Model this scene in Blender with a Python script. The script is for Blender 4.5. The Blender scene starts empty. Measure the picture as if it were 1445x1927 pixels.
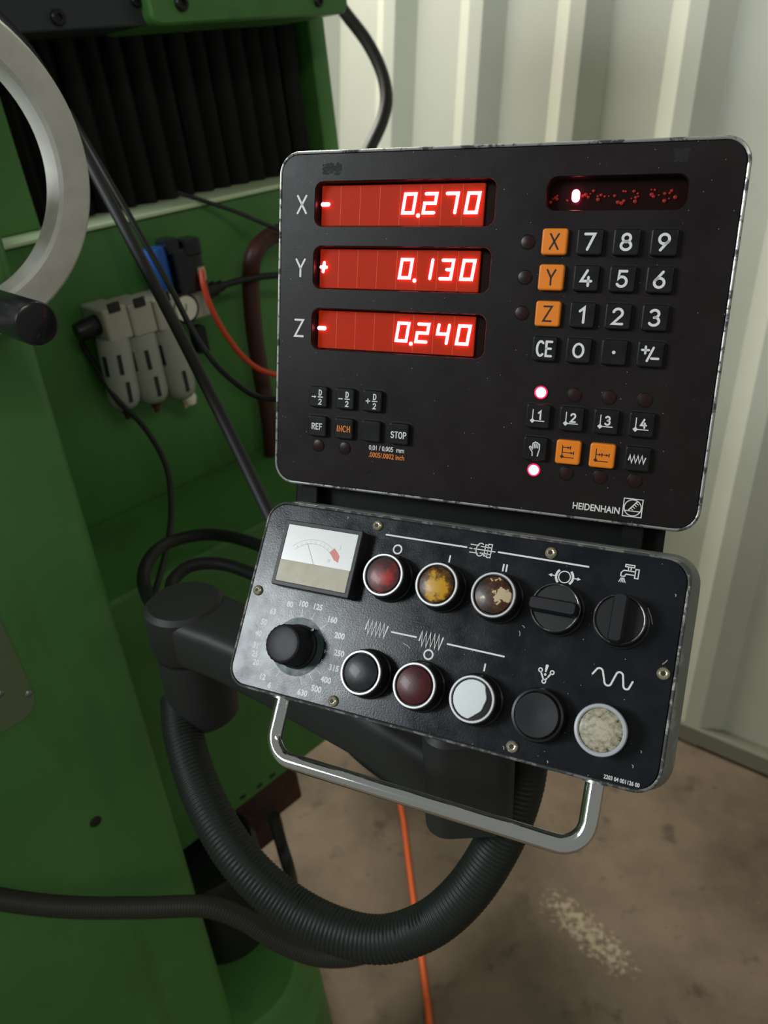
import bpy, bmesh, math, random
from mathutils import Vector, Matrix
random.seed(7)
scene = bpy.context.scene
COL = scene.collection
PI = math.pi

# ------------------------------------------------------------------ camera
F = 1450.0                                   # focal length in pixels of the 1445 x 1927 frame
CAM = Vector((0, 0, 1.45))
RW = Matrix(((0.9985, -0.0556, 0.0), (-0.0253, -0.4538, 0.8907), (-0.0495, -0.8893, -0.4545)))  # x right, y down, z ahead -> world
cam_data = bpy.data.cameras.new('camera')
cam = bpy.data.objects.new('camera', cam_data)
COL.objects.link(cam)
cx, cy, cz = RW.col[0], RW.col[1], RW.col[2]
cam.matrix_world = Matrix((( cx.x, -cy.x, -cz.x, CAM.x), (cx.y, -cy.y, -cz.y, CAM.y), (cx.z, -cy.z, -cz.z, CAM.z), (0, 0, 0, 1)))
cam_data.sensor_fit = 'VERTICAL'
cam_data.sensor_height = 36.0
cam_data.sensor_width = 27.0
cam_data.lens = 36.0 * F / 1927.0
cam_data.clip_start = 0.01
cam_data.dof.use_dof = True
cam_data.dof.focus_distance = 0.455
cam_data.dof.aperture_fstop = 9.5
scene.camera = cam

# ------------------------------------------------------------------ light and exposure
world = bpy.data.worlds.new('world')
scene.world = world
world.use_nodes = True
bg = world.node_tree.nodes['Background']
bg.inputs['Color'].default_value = (0.95, 1.0, 0.90, 1)
bg.inputs['Strength'].default_value = 0.17

def area(name, loc, target, sx, sy, power, color):
    d = bpy.data.lights.new(name, 'AREA')
    d.shape = 'RECTANGLE'; d.size = sx; d.size_y = sy; d.energy = power; d.color = color
    o = bpy.data.objects.new(name, d); COL.objects.link(o)
    o.location = loc
    o.rotation_euler = (Vector(target) - Vector(loc)).to_track_quat('-Z', 'Y').to_euler()
    return o
area('hall_lamp', (-2.15, -0.38, 2.48), (0.0, 0.5, 1.15), 1.0, 0.6, 50, (0.90, 0.97, 1.0))
area('ceiling_tube', (-0.75, 2.75, 3.0), (0.5, 1.3, 1.0), 1.4, 0.25, 96, (1.0, 0.97, 0.86))

area('front_ceiling_tube', (1.1, -1.4, 2.9), (0.0, 1.0, 1.0), 1.4, 0.25, 11, (1.0, 0.97, 0.88))

vs = scene.view_settings
vs.view_transform = 'Standard'; vs.look = 'None'; vs.gamma = 1.0; vs.use_curve_mapping = False
vs.exposure = 0.0

# ------------------------------------------------------------------ measuring helpers
def ray(px, py):
    return RW @ Vector(((px - 722.5) / F, (py - 963.5) / F, 1.0))
def at(px, py, d):
    return CAM + ray(px, py) * d
def on_floor(px, py, h=0.0):
    r = ray(px, py); return CAM + r * ((h - CAM.z) / r.z)

# ------------------------------------------------------------------ materials
def mat(name, color, rough=0.5, metal=0.0, spec=0.5, emit=None, estr=0.0, coat=0.0, trans=0.0, ior=1.45):
    m = bpy.data.materials.new(name); m.use_nodes = True
    b = m.node_tree.nodes['Principled BSDF']
    b.inputs['Base Color'].default_value = (*color, 1)
    b.inputs['Roughness'].default_value = rough
    b.inputs['Metallic'].default_value = metal
    b.inputs['Specular IOR Level'].default_value = spec
    b.inputs['Coat Weight'].default_value = coat
    b.inputs['Transmission Weight'].default_value = trans
    b.inputs['IOR'].default_value = ior
    if emit:
        b.inputs['Emission Color'].default_value = (*emit, 1)
        b.inputs['Emission Strength'].default_value = estr
    return m
def nd(m, t, **kw):
    n = m.node_tree.nodes.new(t)
    for k, v in kw.items():
        setattr(n, k, v)
    return n
def lk(m, a, b): m.node_tree.links.new(a, b)
def bsdf(m): return m.node_tree.nodes['Principled BSDF']
def coords(m, scale=(1, 1, 1), kind='Object'):
    tc = nd(m, 'ShaderNodeTexCoord'); mp = nd(m, 'ShaderNodeMapping')
    mp.inputs['Scale'].default_value = scale
    lk(m, tc.outputs[kind], mp.inputs['Vector']); return mp.outputs['Vector']
def noise(m, vec, scale, detail=4, rough=0.55):
    n = nd(m, 'ShaderNodeTexNoise'); n.inputs['Scale'].default_value = scale
    n.inputs['Detail'].default_value = detail; n.inputs['Roughness'].default_value = rough
    lk(m, vec, n.inputs['Vector']); return n.outputs['Fac']
def ramp(m, fac, stops):
    r = nd(m, 'ShaderNodeValToRGB'); e = r.color_ramp.elements
    while len(e) < len(stops): e.new(0.5)
    for i, (p, c) in enumerate(stops):
        e[i].position = p
        e[i].color = (*c, 1) if isinstance(c, tuple) else (c, c, c, 1)
    lk(m, fac, r.inputs['Fac']); return r.outputs['Color']
def mixc(m, fac, a, b):
    n = nd(m, 'ShaderNodeMix', data_type='RGBA')
    lk(m, fac, n.inputs[0])
    for v, i in ((a, 6), (b, 7)):
        if isinstance(v, tuple): n.inputs[i].default_value = (*v, 1)
        else: lk(m, v, n.inputs[i])
    return n.outputs[2]
def bump(m, h, strength=0.2, dist=0.001):
    b = nd(m, 'ShaderNodeBump'); b.inputs['Strength'].default_value = strength; b.inputs['Distance'].default_value = dist
    lk(m, h, b.inputs['Height']); lk(m, b.outputs['Normal'], bsdf(m).inputs['Normal'])

M = {}
def specks(m, vec, scale, thresh):
    """tiny dust flecks"""
    v = nd(m, 'ShaderNodeTexVoronoi'); v.inputs['Scale'].default_value = scale
    lk(m, vec, v.inputs['Vector'])
    n2 = noise(m, vec, scale * 0.13, 2)
    th = nd(m, 'ShaderNodeMath', operation='MULTIPLY'); lk(m, n2, th.inputs[0]); th.inputs[1].default_value = thresh
    lt = nd(m, 'ShaderNodeMath', operation='LESS_THAN'); lk(m, v.outputs['Distance'], lt.inputs[0]); lk(m, th.outputs[0], lt.inputs[1])
    rnd = nd(m, 'ShaderNodeMath', operation='GREATER_THAN'); rnd.inputs[1].default_value = 0.72
    lk(m, v.outputs['Color'], rnd.inputs[0])
    mu = nd(m, 'ShaderNodeMath', operation='MULTIPLY'); lk(m, lt.outputs[0], mu.inputs[0]); lk(m, rnd.outputs[0], mu.inputs[1])
    return mu.outputs[0]

def make_face(name, base, base2, rough_lo, rough_hi, dust, smear_scale, grain):
    m = mat(name, base, 0.5, spec=0.5)
    v = coords(m)
    n1 = noise(m, v, smear_scale, 5, 0.6)
    c = ramp(m, n1, [(0.3, base), (0.7, base2)])
    s = specks(m, v, 330, 0.14)
    lk(m, mixc(m, s, c, dust), bsdf(m).inputs['Base Color'])
    r = ramp(m, noise(m, v, smear_scale * 1.7, 6, 0.62), [(0.3, rough_lo), (0.7, rough_hi)])
    lk(m, r, bsdf(m).inputs['Roughness'])
    bump(m, noise(m, v, grain, 3), 0.12, 0.0004)
    bsdf(m).inputs['Specular IOR Level'].default_value = 0.24
    return m
M['dro_face'] = make_face('black_textured_plate', (0.010, 0.0075, 0.0075), (0.017, 0.013, 0.013), 0.32, 0.44, (0.30, 0.27, 0.25), 22, 1500)
M['panel_face'] = make_face('black_anodised_plate', (0.006, 0.007, 0.010), (0.012, 0.013, 0.017), 0.13, 0.30, (0.35, 0.35, 0.36), 30, 900)
bsdf(M['panel_face']).inputs['Specular IOR Level'].default_value = 0.34

def make_worn(name, metal_c, paint_c, scale, thr, rough=0.4):
    m = mat(name, metal_c, rough, 0.6)
    v = coords(m)
    n1 = noise(m, v, scale, 8, 0.7)
    f = ramp(m, n1, [(thr - 0.03, 0.0), (thr + 0.03, 1.0)])
    lk(m, mixc(m, f, metal_c, paint_c), bsdf(m).inputs['Base Color'])
    lk(m, ramp(m, n1, [(thr - 0.03, 0.75), (thr + 0.03, 0.0)]), bsdf(m).inputs['Metallic'])
    return m
M['dro_rim'] = make_worn('worn_silver_edge', (0.46, 0.46, 0.44), (0.05, 0.05, 0.05), 90, 0.53, 0.38)
M['panel_rim'] = make_worn('worn_dark_edge', (0.34, 0.34, 0.32), (0.05, 0.055, 0.055), 110, 0.47, 0.42)
M['enclosure'] = make_worn('grey_enclosure', (0.42, 0.43, 0.38), (0.16, 0.17, 0.15), 14, 0.45, 0.5)
M['dark_enclosure'] = mat('dark_enclosure', (0.005, 0.005, 0.005), 0.5, spec=0.3)
M['groove'] = mat('groove', (0.004, 0.004, 0.004), 0.7)
M['white_print'] = mat('white_print', (0.74, 0.74, 0.72), 0.55)
M['scratch'] = mat('paint_scratch', (0.34, 0.34, 0.33), 0.5)
M['orange_print'] = mat('orange_print', (0.80, 0.22, 0.03), 0.55)
M['dark_print'] = mat('dark_print', (0.02, 0.012, 0.008), 0.6)
M['key_black'] = make_face('black_key', (0.007, 0.007, 0.007), (0.013, 0.012, 0.012), 0.35, 0.5, (0.10, 0.10, 0.10), 40, 1200)
M['key_orange'] = mat('orange_key', (0.82, 0.22, 0.012), 0.42)
M['lens_dark'] = mat('dark_red_lens', (0.018, 0.0045, 0.004), 0.30)
M['lens_lit'] = mat('lit_red_lens', (0.5, 0.02, 0.05), 0.3, emit=(1.0, 0.12, 0.20), estr=14)
M['lens_halo'] = mat('painted_lens_halo', (0.5, 0.01, 0.04), 0.3, emit=(1.0, 0.012, 0.07), estr=0.9)  # glowing disc imitates the red halo round the lit lamp
M['segment'] = mat('lit_red_segment', (0.6, 0.05, 0.08), 0.4, emit=(1.0, 0.13, 0.17), estr=12)
m = M['module'] = mat('red_display_filter', (0.20, 0.012, 0.004), 0.5, spec=0.1, emit=(1.0, 0.055, 0.012), estr=0.22)
M['module_gap'] = mat('glowing_gap_strip', (0.30, 0.03, 0.008), 0.5, emit=(1.0, 0.15, 0.03), estr=0.40)  # glowing strips paint in the bright lines between modules
M['bar_back'] = mat('bar_filter', (0.012, 0.0015, 0.0015), 0.3, spec=0.2)
M['bead'] = mat('faint_glow_diode', (0.16, 0.010, 0.006), 0.4, spec=0.2, emit=(1.0, 0.04, 0.015), estr=0.10)  # unlit beads with a faint glow painted in
M['chrome'] = mat('chrome', (0.95, 0.95, 0.96), 0.07, 1.0)
M['bezel'] = mat('brushed_bezel', (0.36, 0.36, 0.36), 0.42, 1.0)
M['bezel_grey'] = mat('grey_plastic_ring', (0.44, 0.45, 0.47), 0.35)
M['collar'] = mat('black_collar', (0.008, 0.008, 0.009), 0.38)
M['soft_black'] = mat('matt_black_cap', (0.012, 0.012, 0.015), 0.46, spec=0.32)
M['gloss_black'] = mat('gloss_black_cap', (0.010, 0.010, 0.012), 0.25, coat=0.2)
M['screw'] = make_worn('brassy_screw', (0.58, 0.52, 0.36), (0.20, 0.16, 0.09), 400, 0.58, 0.28)
M['socket'] = mat('screw_socket', (0.02, 0.016, 0.01), 0.6)
def make_cap(name, stops, scale, rough=0.36, radial=0.0, off=(0, 0), coat=0.05):
    m = mat(name, (0.5, 0.5, 0.5), rough, spec=0.35, coat=coat)
    v = coords(m, kind='Object')
    f = noise(m, v, scale, 5, 0.6)
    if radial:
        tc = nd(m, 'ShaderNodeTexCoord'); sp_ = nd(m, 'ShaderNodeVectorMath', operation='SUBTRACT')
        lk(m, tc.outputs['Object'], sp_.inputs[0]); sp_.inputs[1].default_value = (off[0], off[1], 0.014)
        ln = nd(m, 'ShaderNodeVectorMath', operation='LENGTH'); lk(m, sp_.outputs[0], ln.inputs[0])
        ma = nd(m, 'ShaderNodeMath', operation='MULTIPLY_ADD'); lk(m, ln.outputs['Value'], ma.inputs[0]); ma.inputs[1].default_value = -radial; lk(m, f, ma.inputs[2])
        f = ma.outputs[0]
    lk(m, ramp(m, f, stops), bsdf(m).inputs['Base Color'])
    return m
M['cap_red'] = make_cap('red_button_cap', [(0.05, (0.035, 0.030, 0.033)), (0.24, (0.09, 0.025, 0.025)), (0.42, (0.36, 0.028, 0.022))], 120, radial=30, off=(.0035, -.0015))  # grey left side is a reflection painted into the cap colour
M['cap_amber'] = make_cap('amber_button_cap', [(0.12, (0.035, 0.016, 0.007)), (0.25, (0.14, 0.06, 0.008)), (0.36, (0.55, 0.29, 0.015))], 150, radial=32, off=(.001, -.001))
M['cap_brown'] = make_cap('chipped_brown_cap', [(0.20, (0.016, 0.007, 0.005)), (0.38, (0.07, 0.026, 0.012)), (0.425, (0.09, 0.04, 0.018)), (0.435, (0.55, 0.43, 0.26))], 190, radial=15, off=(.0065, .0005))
M['cap_dark'] = make_cap('black_button_cap', [(0.35, (0.010, 0.010, 0.013)), (0.65, (0.03, 0.03, 0.035))], 90, 0.36)
M['cap_maroon'] = make_cap('dark_red_button_cap', [(0.30, (0.025, 0.010, 0.010)), (0.62, (0.10, 0.010, 0.011))], 110)
M['cap_white'] = mat('white_translucent_cap', (0.72, 0.76, 0.78), 0.5, spec=0.25)
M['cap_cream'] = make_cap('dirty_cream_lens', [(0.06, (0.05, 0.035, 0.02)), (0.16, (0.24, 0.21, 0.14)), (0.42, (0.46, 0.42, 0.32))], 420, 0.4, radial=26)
M['dial_white'] = mat('meter_dial', (0.78, 0.79, 0.78), 0.22, coat=0.6)
M['dial_beige'] = make_face('meter_beige', (0.40, 0.36, 0.27), (0.48, 0.44, 0.34), 0.3, 0.4, (0.30, 0.27, 0.2), 60, 900)
M['meter_frame'] = mat('meter_frame', (0.018, 0.018, 0.019), 0.42, spec=0.35)
M['red_mark'] = mat('red_mark', (0.62, 0.16, 0.13), 0.4)
M['grey_mark'] = mat('grey_mark', (0.35, 0.35, 0.35), 0.4)
M['teal_disc'] = make_face('worn_dial_disc', (0.030, 0.050, 0.055), (0.07, 0.10, 0.11), 0.25, 0.45, (0.3, 0.3, 0.3), 90, 900)
M['arm'] = mat('dark_grey_casting', (0.022, 0.023, 0.022), 0.55)
M['hose'] = mat('black_green_hose', (0.013, 0.016, 0.013), 0.50, spec=0.35)
M['hose_grey'] = mat('grey_brown_hose', (0.026, 0.025, 0.018), 0.55, spec=0.35)
M['cable'] = mat('black_cable', (0.012, 0.012, 0.011), 0.55)
M['cable_brown'] = mat('brown_red_hose', (0.055, 0.014, 0.010), 0.5)
M['tube_red'] = mat('red_air_tube', (0.62, 0.06, 0.02), 0.4)
M['cord_orange'] = mat('orange_cord', (0.85, 0.14, 0.025), 0.5)
M['alu'] = mat('satin_aluminium', (0.50, 0.50, 0.47), 0.48, 0.3)
lk(M['alu'], ramp(M['alu'], noise(M['alu'], coords(M['alu']), 60, 6), [(0.3, (0.60, 0.58, 0.52)), (0.7, (0.70, 0.69, 0.63))]), bsdf(M['alu']).inputs['Base Color'])
m = M['green'] = mat('machine_green_paint', (0.08, 0.19, 0.045), 0.42)
v = coords(m)
c = ramp(m, noise(m, v, 5, 5), [(0.3, (0.062, 0.190, 0.040)), (0.7, (0.082, 0.228, 0.054))])
stain = ramp(m, noise(m, coords(m, (6, 6, 1.2)), 2.2, 5), [(0.56, 0.0), (0.72, 0.55)])
lk(m, mixc(m, stain, c, (0.055, 0.110, 0.032)), bsdf(m).inputs['Base Color'])
M['green_lit'] = mat('lit_green_paint', (0.58, 0.70, 0.44), 0.45)  # machine green made paler, light from above painted into the ledge
M['green_grey'] = mat('grey_green_plate', (0.13, 0.17, 0.09), 0.45)
M['slate'] = mat('slate_grey_plate', (0.035, 0.042, 0.045), 0.4)
M['bellows'] = mat('black_bellows_fabric', (0.009, 0.0075, 0.0075), 0.40)
m = M['rust'] = mat('rusty_casting', (0.05, 0.02, 0.012), 0.7)
lk(m, ramp(m, noise(m, coords(m), 25, 6), [(0.35, (0.02, 0.011, 0.008)), (0.7, (0.085, 0.030, 0.016))]), bsdf(m).inputs['Base Color'])
M['frl_body'] = mat('cream_grey_cast_body', (0.44, 0.41, 0.33), 0.5)
M['frl_bowl'] = mat('grey_bowl', (0.34, 0.34, 0.29), 0.45)
M['slot'] = mat('dark_slot', (0.015, 0.018, 0.012), 0.5)
M['blue'] = mat('blue_knob', (0.012, 0.09, 0.36), 0.45)
M['brass'] = mat('brass', (0.62, 0.48, 0.24), 0.35, 0.8)
M['gauge_face'] = mat('gauge_face', (0.80, 0.78, 0.64), 0.4)
# wall sheet
m = M['wall'] = mat('cream_sheet_metal', (0.56, 0.56, 0.47), 0.48)
lk(m, ramp(m, noise(m, coords(m, (1, 1, .4)), 3, 5), [(0.3, (0.53, 0.53, 0.44)), (0.7, (0.60, 0.60, 0.51))]), bsdf(m).inputs['Base Color'])
M['flash'] = mat('grey_base_flashing', (0.21, 0.20, 0.155), 0.5)
# floor
m = M['floor'] = mat('stained_concrete', (0.2, 0.15, 0.1), 0.75)
v = coords(m)
c1 = ramp(m, noise(m, v, 3.2, 8, 0.62), [(0.28, (0.080, 0.057, 0.036)), (0.52, (0.172, 0.124, 0.082)), (0.75, (0.25, 0.185, 0.13))])
c2 = ramp(m, noise(m, v, 14, 6, 0.6), [(0.30, 0.0), (0.42, 1.0)])
cc = mixc(m, c2, (0.085, 0.062, 0.040), c1)
sp = specks(m, v, 70, 0.3)
cc = mixc(m, sp, cc, (0.14, 0.11, 0.08))
# worn pale paint stripe with a shape of its own
tc = nd(m, 'ShaderNodeTexCoord'); mp = nd(m, 'ShaderNodeMapping')
sA, sB = on_floor(1010, 1665), on_floor(1215, 1855)
ang = math.atan2(sB.y - sA.y, sB.x - sA.x)
mid = (sA + sB) / 2
mp.vector_type = 'TEXTURE'
mp.inputs['Location'].default_value = (mid.x, mid.y, 0); mp.inputs['Rotation'].default_value = (0, 0, ang)
half = (sB - sA).length / 2
mp.inputs['Scale'].default_value = (half, 0.050, 1)
lk(m, tc.outputs['Object'], mp.inputs['Vector'])
sep = nd(m, 'ShaderNodeSeparateXYZ'); lk(m, mp.outputs['Vector'], sep.inputs[0])
def absm(sock, power):
    a = nd(m, 'ShaderNodeMath', operation='ABSOLUTE'); lk(m, sock, a.inputs[0])
    p = nd(m, 'ShaderNodeMath', operation='POWER'); lk(m, a.outputs[0], p.inputs[0]); p.inputs[1].default_value = power
    return p.outputs[0]
ad = nd(m, 'ShaderNodeMath', operation='ADD'); lk(m, absm(sep.outputs['X'], 3), ad.inputs[0]); lk(m, absm(sep.outputs['Y'], 2.0), ad.inputs[1])
nn = nd(m, 'ShaderNodeMath', operation='MULTIPLY_ADD'); lk(m, noise(m, v, 85, 5, 0.65), nn.inputs[0]); nn.inputs[1].default_value = 4.2; lk(m, ad.outputs[0], nn.inputs[2])
sf = ramp(m, nn.outputs[0], [(0.0, 0.0), (1.0, 0.0)])
mr = nd(m, 'ShaderNodeMapRange'); lk(m, nn.outputs[0], mr.inputs[0])
mr.inputs[1].default_value = 1.9; mr.inputs[2].default_value = 2.5; mr.inputs[3].default_value = 0.85; mr.inputs[4].default_value = 0.0
cc = mixc(m, mr.outputs[0], cc, (0.50, 0.41, 0.28))
lk(m, cc, bsdf(m).inputs['Base Color'])
bump(m, noise(m, v, 120, 4), 0.25, 0.002)

# ------------------------------------------------------------------ mesh helpers
def tag(o, label=None, cat=None, group=None, kind=None):
    if label: o['label'] = label
    if cat: o['category'] = cat
    if group: o['group'] = group
    if kind: o['kind'] = kind
    return o
def empty(name, mw, label, cat, group=None):
    o = bpy.data.objects.new(name, None); COL.objects.link(o); o.empty_display_size = 0.02
    o.matrix_world = mw
    return tag(o, label, cat, group)
def link(name, me, parent=None):
    o = bpy.data.objects.new(name, me); COL.objects.link(o); o.parent = parent
    return o

class MB:
    def __init__(s): s.v = []; s.f = []
    def loft(s, rings, cap0=True, cap1=True, close=False):
        b = len(s.v); n = len(rings[0])
        for r in rings: s.v += [tuple(p) for p in r]
        k = len(rings)
        for i in range(k if close else k - 1):
            a0 = b + i * n; a1 = b + ((i + 1) % k) * n
            for j in range(n):
                j2 = (j + 1) % n
                s.f.append((a0 + j, a0 + j2, a1 + j2, a1 + j))
        if not close:
            if cap0: s.f.append(tuple(b + j for j in reversed(range(n))))
            if cap1: s.f.append(tuple(b + (k - 1) * n + j for j in range(n)))
        return s
    def box(s, x0, x1, y0, y1, z0, z1, bev=0.0):
        w, h = x1 - x0, y1 - y0
        if bev <= 0:
            R = [(x0, y0), (x1, y0), (x1, y1), (x0, y1)]
            return s.loft([[(x, y, z0) for x, y in R], [(x, y, z1) for x, y in R]])
        c = ((x0 + x1) / 2, (y0 + y1) / 2)
        return s.pad(c, w, h, bev, [(bev * .6, z0), (0, z0 + bev * .6), (0, z1 - bev * .6), (bev * .6, z1)], n=3)
    def pad(s, c, w, h, r, prof, n=5):
        """rounded rectangle lofted through (inset, z) steps"""
        return s.loft([[(c[0] + x, c[1] + y, z) for x, y in rrect(w - 2 * i, h - 2 * i, max(r - i, 0.0002), n)] for i, z in prof])
    def lathe(s, c, prof, seg=32, axis=None, ph=0.0):
        """(radius, height) profile round c, axis a 3x3 matrix whose z is the axis"""
        ax = axis or Matrix.Identity(3); c = Vector(c)
        rings = []
        for r, z in prof:
            rings.append([c + ax @ Vector((max(r, 1e-6) * math.cos(ph + 2 * PI * j / seg), max(r, 1e-6) * math.sin(ph + 2 * PI * j / seg), z)) for j in range(seg)])
        return s.loft(rings)
    def tube(s, path, rad, seg=12):
        P = [Vector(p) for p in path]; n = len(P)
        T = [(P[min(i + 1, n - 1)] - P[max(i - 1, 0)]).normalized() for i in range(n)]
        ref = Vector((0, 0, 1)) if abs(T[0].z) < 0.9 else Vector((1, 0, 0))
        N = (ref - T[0] * ref.dot(T[0])).normalized(); rings = []
        for i in range(n):
            N = (N - T[i] * N.dot(T[i])).normalized(); B = T[i].cross(N)
            r = rad(i) if callable(rad) else rad
            rings.append([P[i] + (N * math.cos(2 * PI * j / seg) + B * math.sin(2 * PI * j / seg)) * r for j in range(seg)])
        return s.loft(rings)
    def ribbon(s, pts, w, z, closed=False, caps=True):
        """flat printed stroke in the plane z with rounded ends"""
        P = [Vector((p[0], p[1])) for p in pts]
        Q = [P[0]]
        for p in P[1:]:
            if (p - Q[-1]).length > 1e-7: Q.append(p)
        P = Q; n = len(P)
        if closed and (P[0] - P[-1]).length < 1e-7: P = P[:-1]; n -= 1
        b = len(s.v)
        for i in range(n):
            a = P[i] - P[i - 1] if (i > 0 or closed) else P[1] - P[0]
            c = P[(i + 1) % n] - P[i] if (i < n - 1 or closed) else a
            a = a.normalized(); c = c.normalized(); t = a + c
            if t.length < 0.2: t = a
            t.normalize(); nn = Vector((-t.y, t.x)); k = min(1.0 / max(abs(nn.dot(Vector((-a.y, a.x)))), 0.3), 2.2)
            s.v.append((*(P[i] + nn * w / 2 * k), z)); s.v.append((*(P[i] - nn * w / 2 * k), z))
        for i in range(n if closed else n - 1):
            j = (i + 1) % n
            s.f.append((b + 2 * i + 1, b + 2 * j + 1, b + 2 * j, b + 2 * i))
        if caps and not closed:
            for e, d in ((0, P[0] - P[1]), (n - 1, P[-1] - P[-2])):
                a0 = math.atan2(d.y, d.x); q = len(s.v)
                for k in range(7):
                    t = a0 - PI / 2 + PI * k / 6
                    s.v.append((P[e].x + w / 2 * math.cos(t), P[e].y + w / 2 * math.sin(t), z))
                s.f.append(tuple(range(q, q + 7)))
        return s
    def poly(s, pts, z):
        b = len(s.v); s.v += [(x, y, z) for x, y in pts]; s.f.append(tuple(range(b, b + len(pts)))); return s
    def disc(s, c, r, z, n=20): return s.poly([(c[0] + r * math.cos(2 * PI * k / n), c[1] + r * math.sin(2 * PI * k / n)) for k in range(n)], z)
    def mesh(s, name, material, smooth=True, ang=38):
        me = bpy.data.meshes.new(name)
        me.from_pydata([tuple(p) for p in s.v], [], s.f); me.materials.append(material)
        me.validate(); me.update()
        if smooth:
            me.shade_smooth(); me.set_sharp_from_angle(angle=math.radians(ang))
        return me
    def build(s, name, material, parent=None, smooth=True, ang=38):
        return link(name, s.mesh(name, material, smooth, ang), parent)

def rrect(w, h, r, n=5):
    r = min(r, w / 2 - 1e-6, h / 2 - 1e-6); P = []
    for (sx, sy, a0) in ((1, -1, -PI / 2), (1, 1, 0), (-1, 1, PI / 2), (-1, -1, PI)):
        for k in range(n + 1):
            a = a0 + PI / 2 * k / n
            P.append((sx * (w / 2 - r) + r * math.cos(a), sy * (h / 2 - r) + r * math.sin(a)))
    return P
def arc(cx, cy, rx, ry, a0, a1, n=14):
    return [(cx + rx * math.cos(math.radians(a0 + (a1 - a0) * k / n)), cy + ry * math.sin(math.radians(a0 + (a1 - a0) * k / n))) for k in range(n + 1)]
def smooth_path(pts, step=10):
    P = [Vector(p) for p in pts]; P = [P[0] * 2 - P[1]] + P + [P[-1] * 2 - P[-2]]; out = []
    for i in range(1, len(P) - 2):
        p0, p1, p2, p3 = P[i - 1:i + 3]
        for k in range(step):
            t = k / step
            out.append(0.5 * ((2 * p1) + (p2 - p0) * t + (2 * p0 - 5 * p1 + 4 * p2 - p3) * t * t + (3 * p1 - p0 - 3 * p2 + p3) * t ** 3))
    out.append(P[-2]); return out
def axis_mat(z):
    z = Vector(z).normalized(); x = Vector((0, 0, 1)).cross(z) if abs(z.z) < 0.95 else Vector((1, 0, 0))
    x.normalize(); y = z.cross(x)
    return Matrix((x, y, z)).transposed()
def plate_with_holes(name, outer, holes, z, parent, material):
    bm = bmesh.new(); ed = []
    for loop in [outer] + holes:
        vs_ = [bm.verts.new((x, y, z)) for x, y in loop]
        ed += [bm.edges.new((vs_[i], vs_[(i + 1) % len(vs_)])) for i in range(len(vs_))]
    bmesh.ops.triangle_fill(bm, use_beauty=True, use_dissolve=False, edges=ed, normal=(0, 0, 1))
    me = bpy.data.meshes.new(name); bm.to_mesh(me); bm.free(); me.materials.append(material)
    return link(name, me, parent)

# ------------------------------------------------------------------ lettering
G = {
 '0': [arc(.3, .5, .27, .5, 0, 360, 24)], 'O': [arc(.36, .5, .34, .5, 0, 360, 24)],
 '1': [[(.08, .76), (.33, 1), (.33, 0)]],
 '2': [arc(.29, .72, .26, .28, 165, -35) + [(.03, 0), (.58, 0)]],
 '3': [arc(.27, .755, .24, .245, 150, -90), arc(.27, .27, .28, .27, 80, -150)],
 '4': [[(.36, 1), (.03, .30), (.62, .30)], [(.45, .56), (.45, 0)]],
 '5': [[(.53, 1), (.13, 1), (.09, .52)] + arc(.28, .32, .28, .32, 120, -150)],
 '6': [[(.46, 1), (.12, .50)] + arc(.30, .30, .27, .30, 150, 510, 24)],
 '7': [[(.02, 1), (.57, 1), (.20, 0)]],
 '8': [arc(.3, .755, .22, .245, 0, 360, 20), arc(.3, .27, .28, .27, 0, 360, 20)],
 '9': [[(.14, 0), (.48, .50)] + arc(.30, .70, .27, .30, -30, 330, 24)],
 'X': [[(.03, 1), (.57, 0)], [(.57, 1), (.03, 0)]], 'Y': [[(.03, 1), (.3, .48), (.57, 1)], [(.3, .48), (.3, 0)]],
 'Z': [[(.04, 1), (.56, 1), (.04, 0), (.56, 0)]],
 'C': [arc(.34, .5, .31, .5, 50, 310, 22)], 'E': [[(.52, 1), (.06, 1), (.06, 0), (.52, 0)], [(.06, .52), (.46, .52)]],
 'D': [[(.06, 0), (.06, 1), (.26, 1)] + arc(.26, .5, .30, .5, 90, -90) + [(.06, 0)]],
 'R': [[(.06, 0), (.06, 1), (.32, 1)] + arc(.32, .76, .24, .24, 90, -90) + [(.06, .52)], [(.30, .52), (.56, 0)]],
 'F': [[(.52, 1), (.06, 1), (.06, 0)], [(.06, .52), (.44, .52)]], 'I': [[(.1, 0), (.1, 1)]],
 'N': [[(.06, 0), (.06, 1), (.56, 0), (.56, 1)]], 'H': [[(.06, 0), (.06, 1)], [(.56, 0), (.56, 1)], [(.06, .52), (.56, .52)]],
 'S': [arc(.30, .755, .24, .245, 30, 270) + arc(.30, .27, .27, .27, 90, -150)],
 'T': [[(.0, 1), (.58, 1)], [(.29, 1), (.29, 0)]],
 'P': [[(.06, 0), (.06, 1), (.32, 1)] + arc(.32, .74, .24, .26, 90, -90) + [(.06, .48)]],
}
GW = {'I': .2, 'O': .72, '1': .45, 'C': .62, 'E': .54, 'T': .58, 'F': .52}
def lettering(mb, s, c, h, w, z, gap=.16, sx=1.0):
    """monoline letters centred on c; h cap height, w stroke"""
    tot = sum(GW.get(ch, .6) for ch in s) * h * sx + gap * h * (len(s) - 1)
    x = c[0] - tot / 2; y = c[1] - h / 2
    for ch in s:
        for st in G[ch]:
            cl = len(st) > 3 and abs(st[0][0] - st[-1][0]) < 1e-6 and abs(st[0][1] - st[-1][1]) < 1e-6
            mb.ribbon([(x + px * h * sx, y + py * h) for px, py in st], w, z, closed=cl)
        x += GW.get(ch, .6) * h * sx + gap * h
    return mb
_txt = {}
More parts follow.
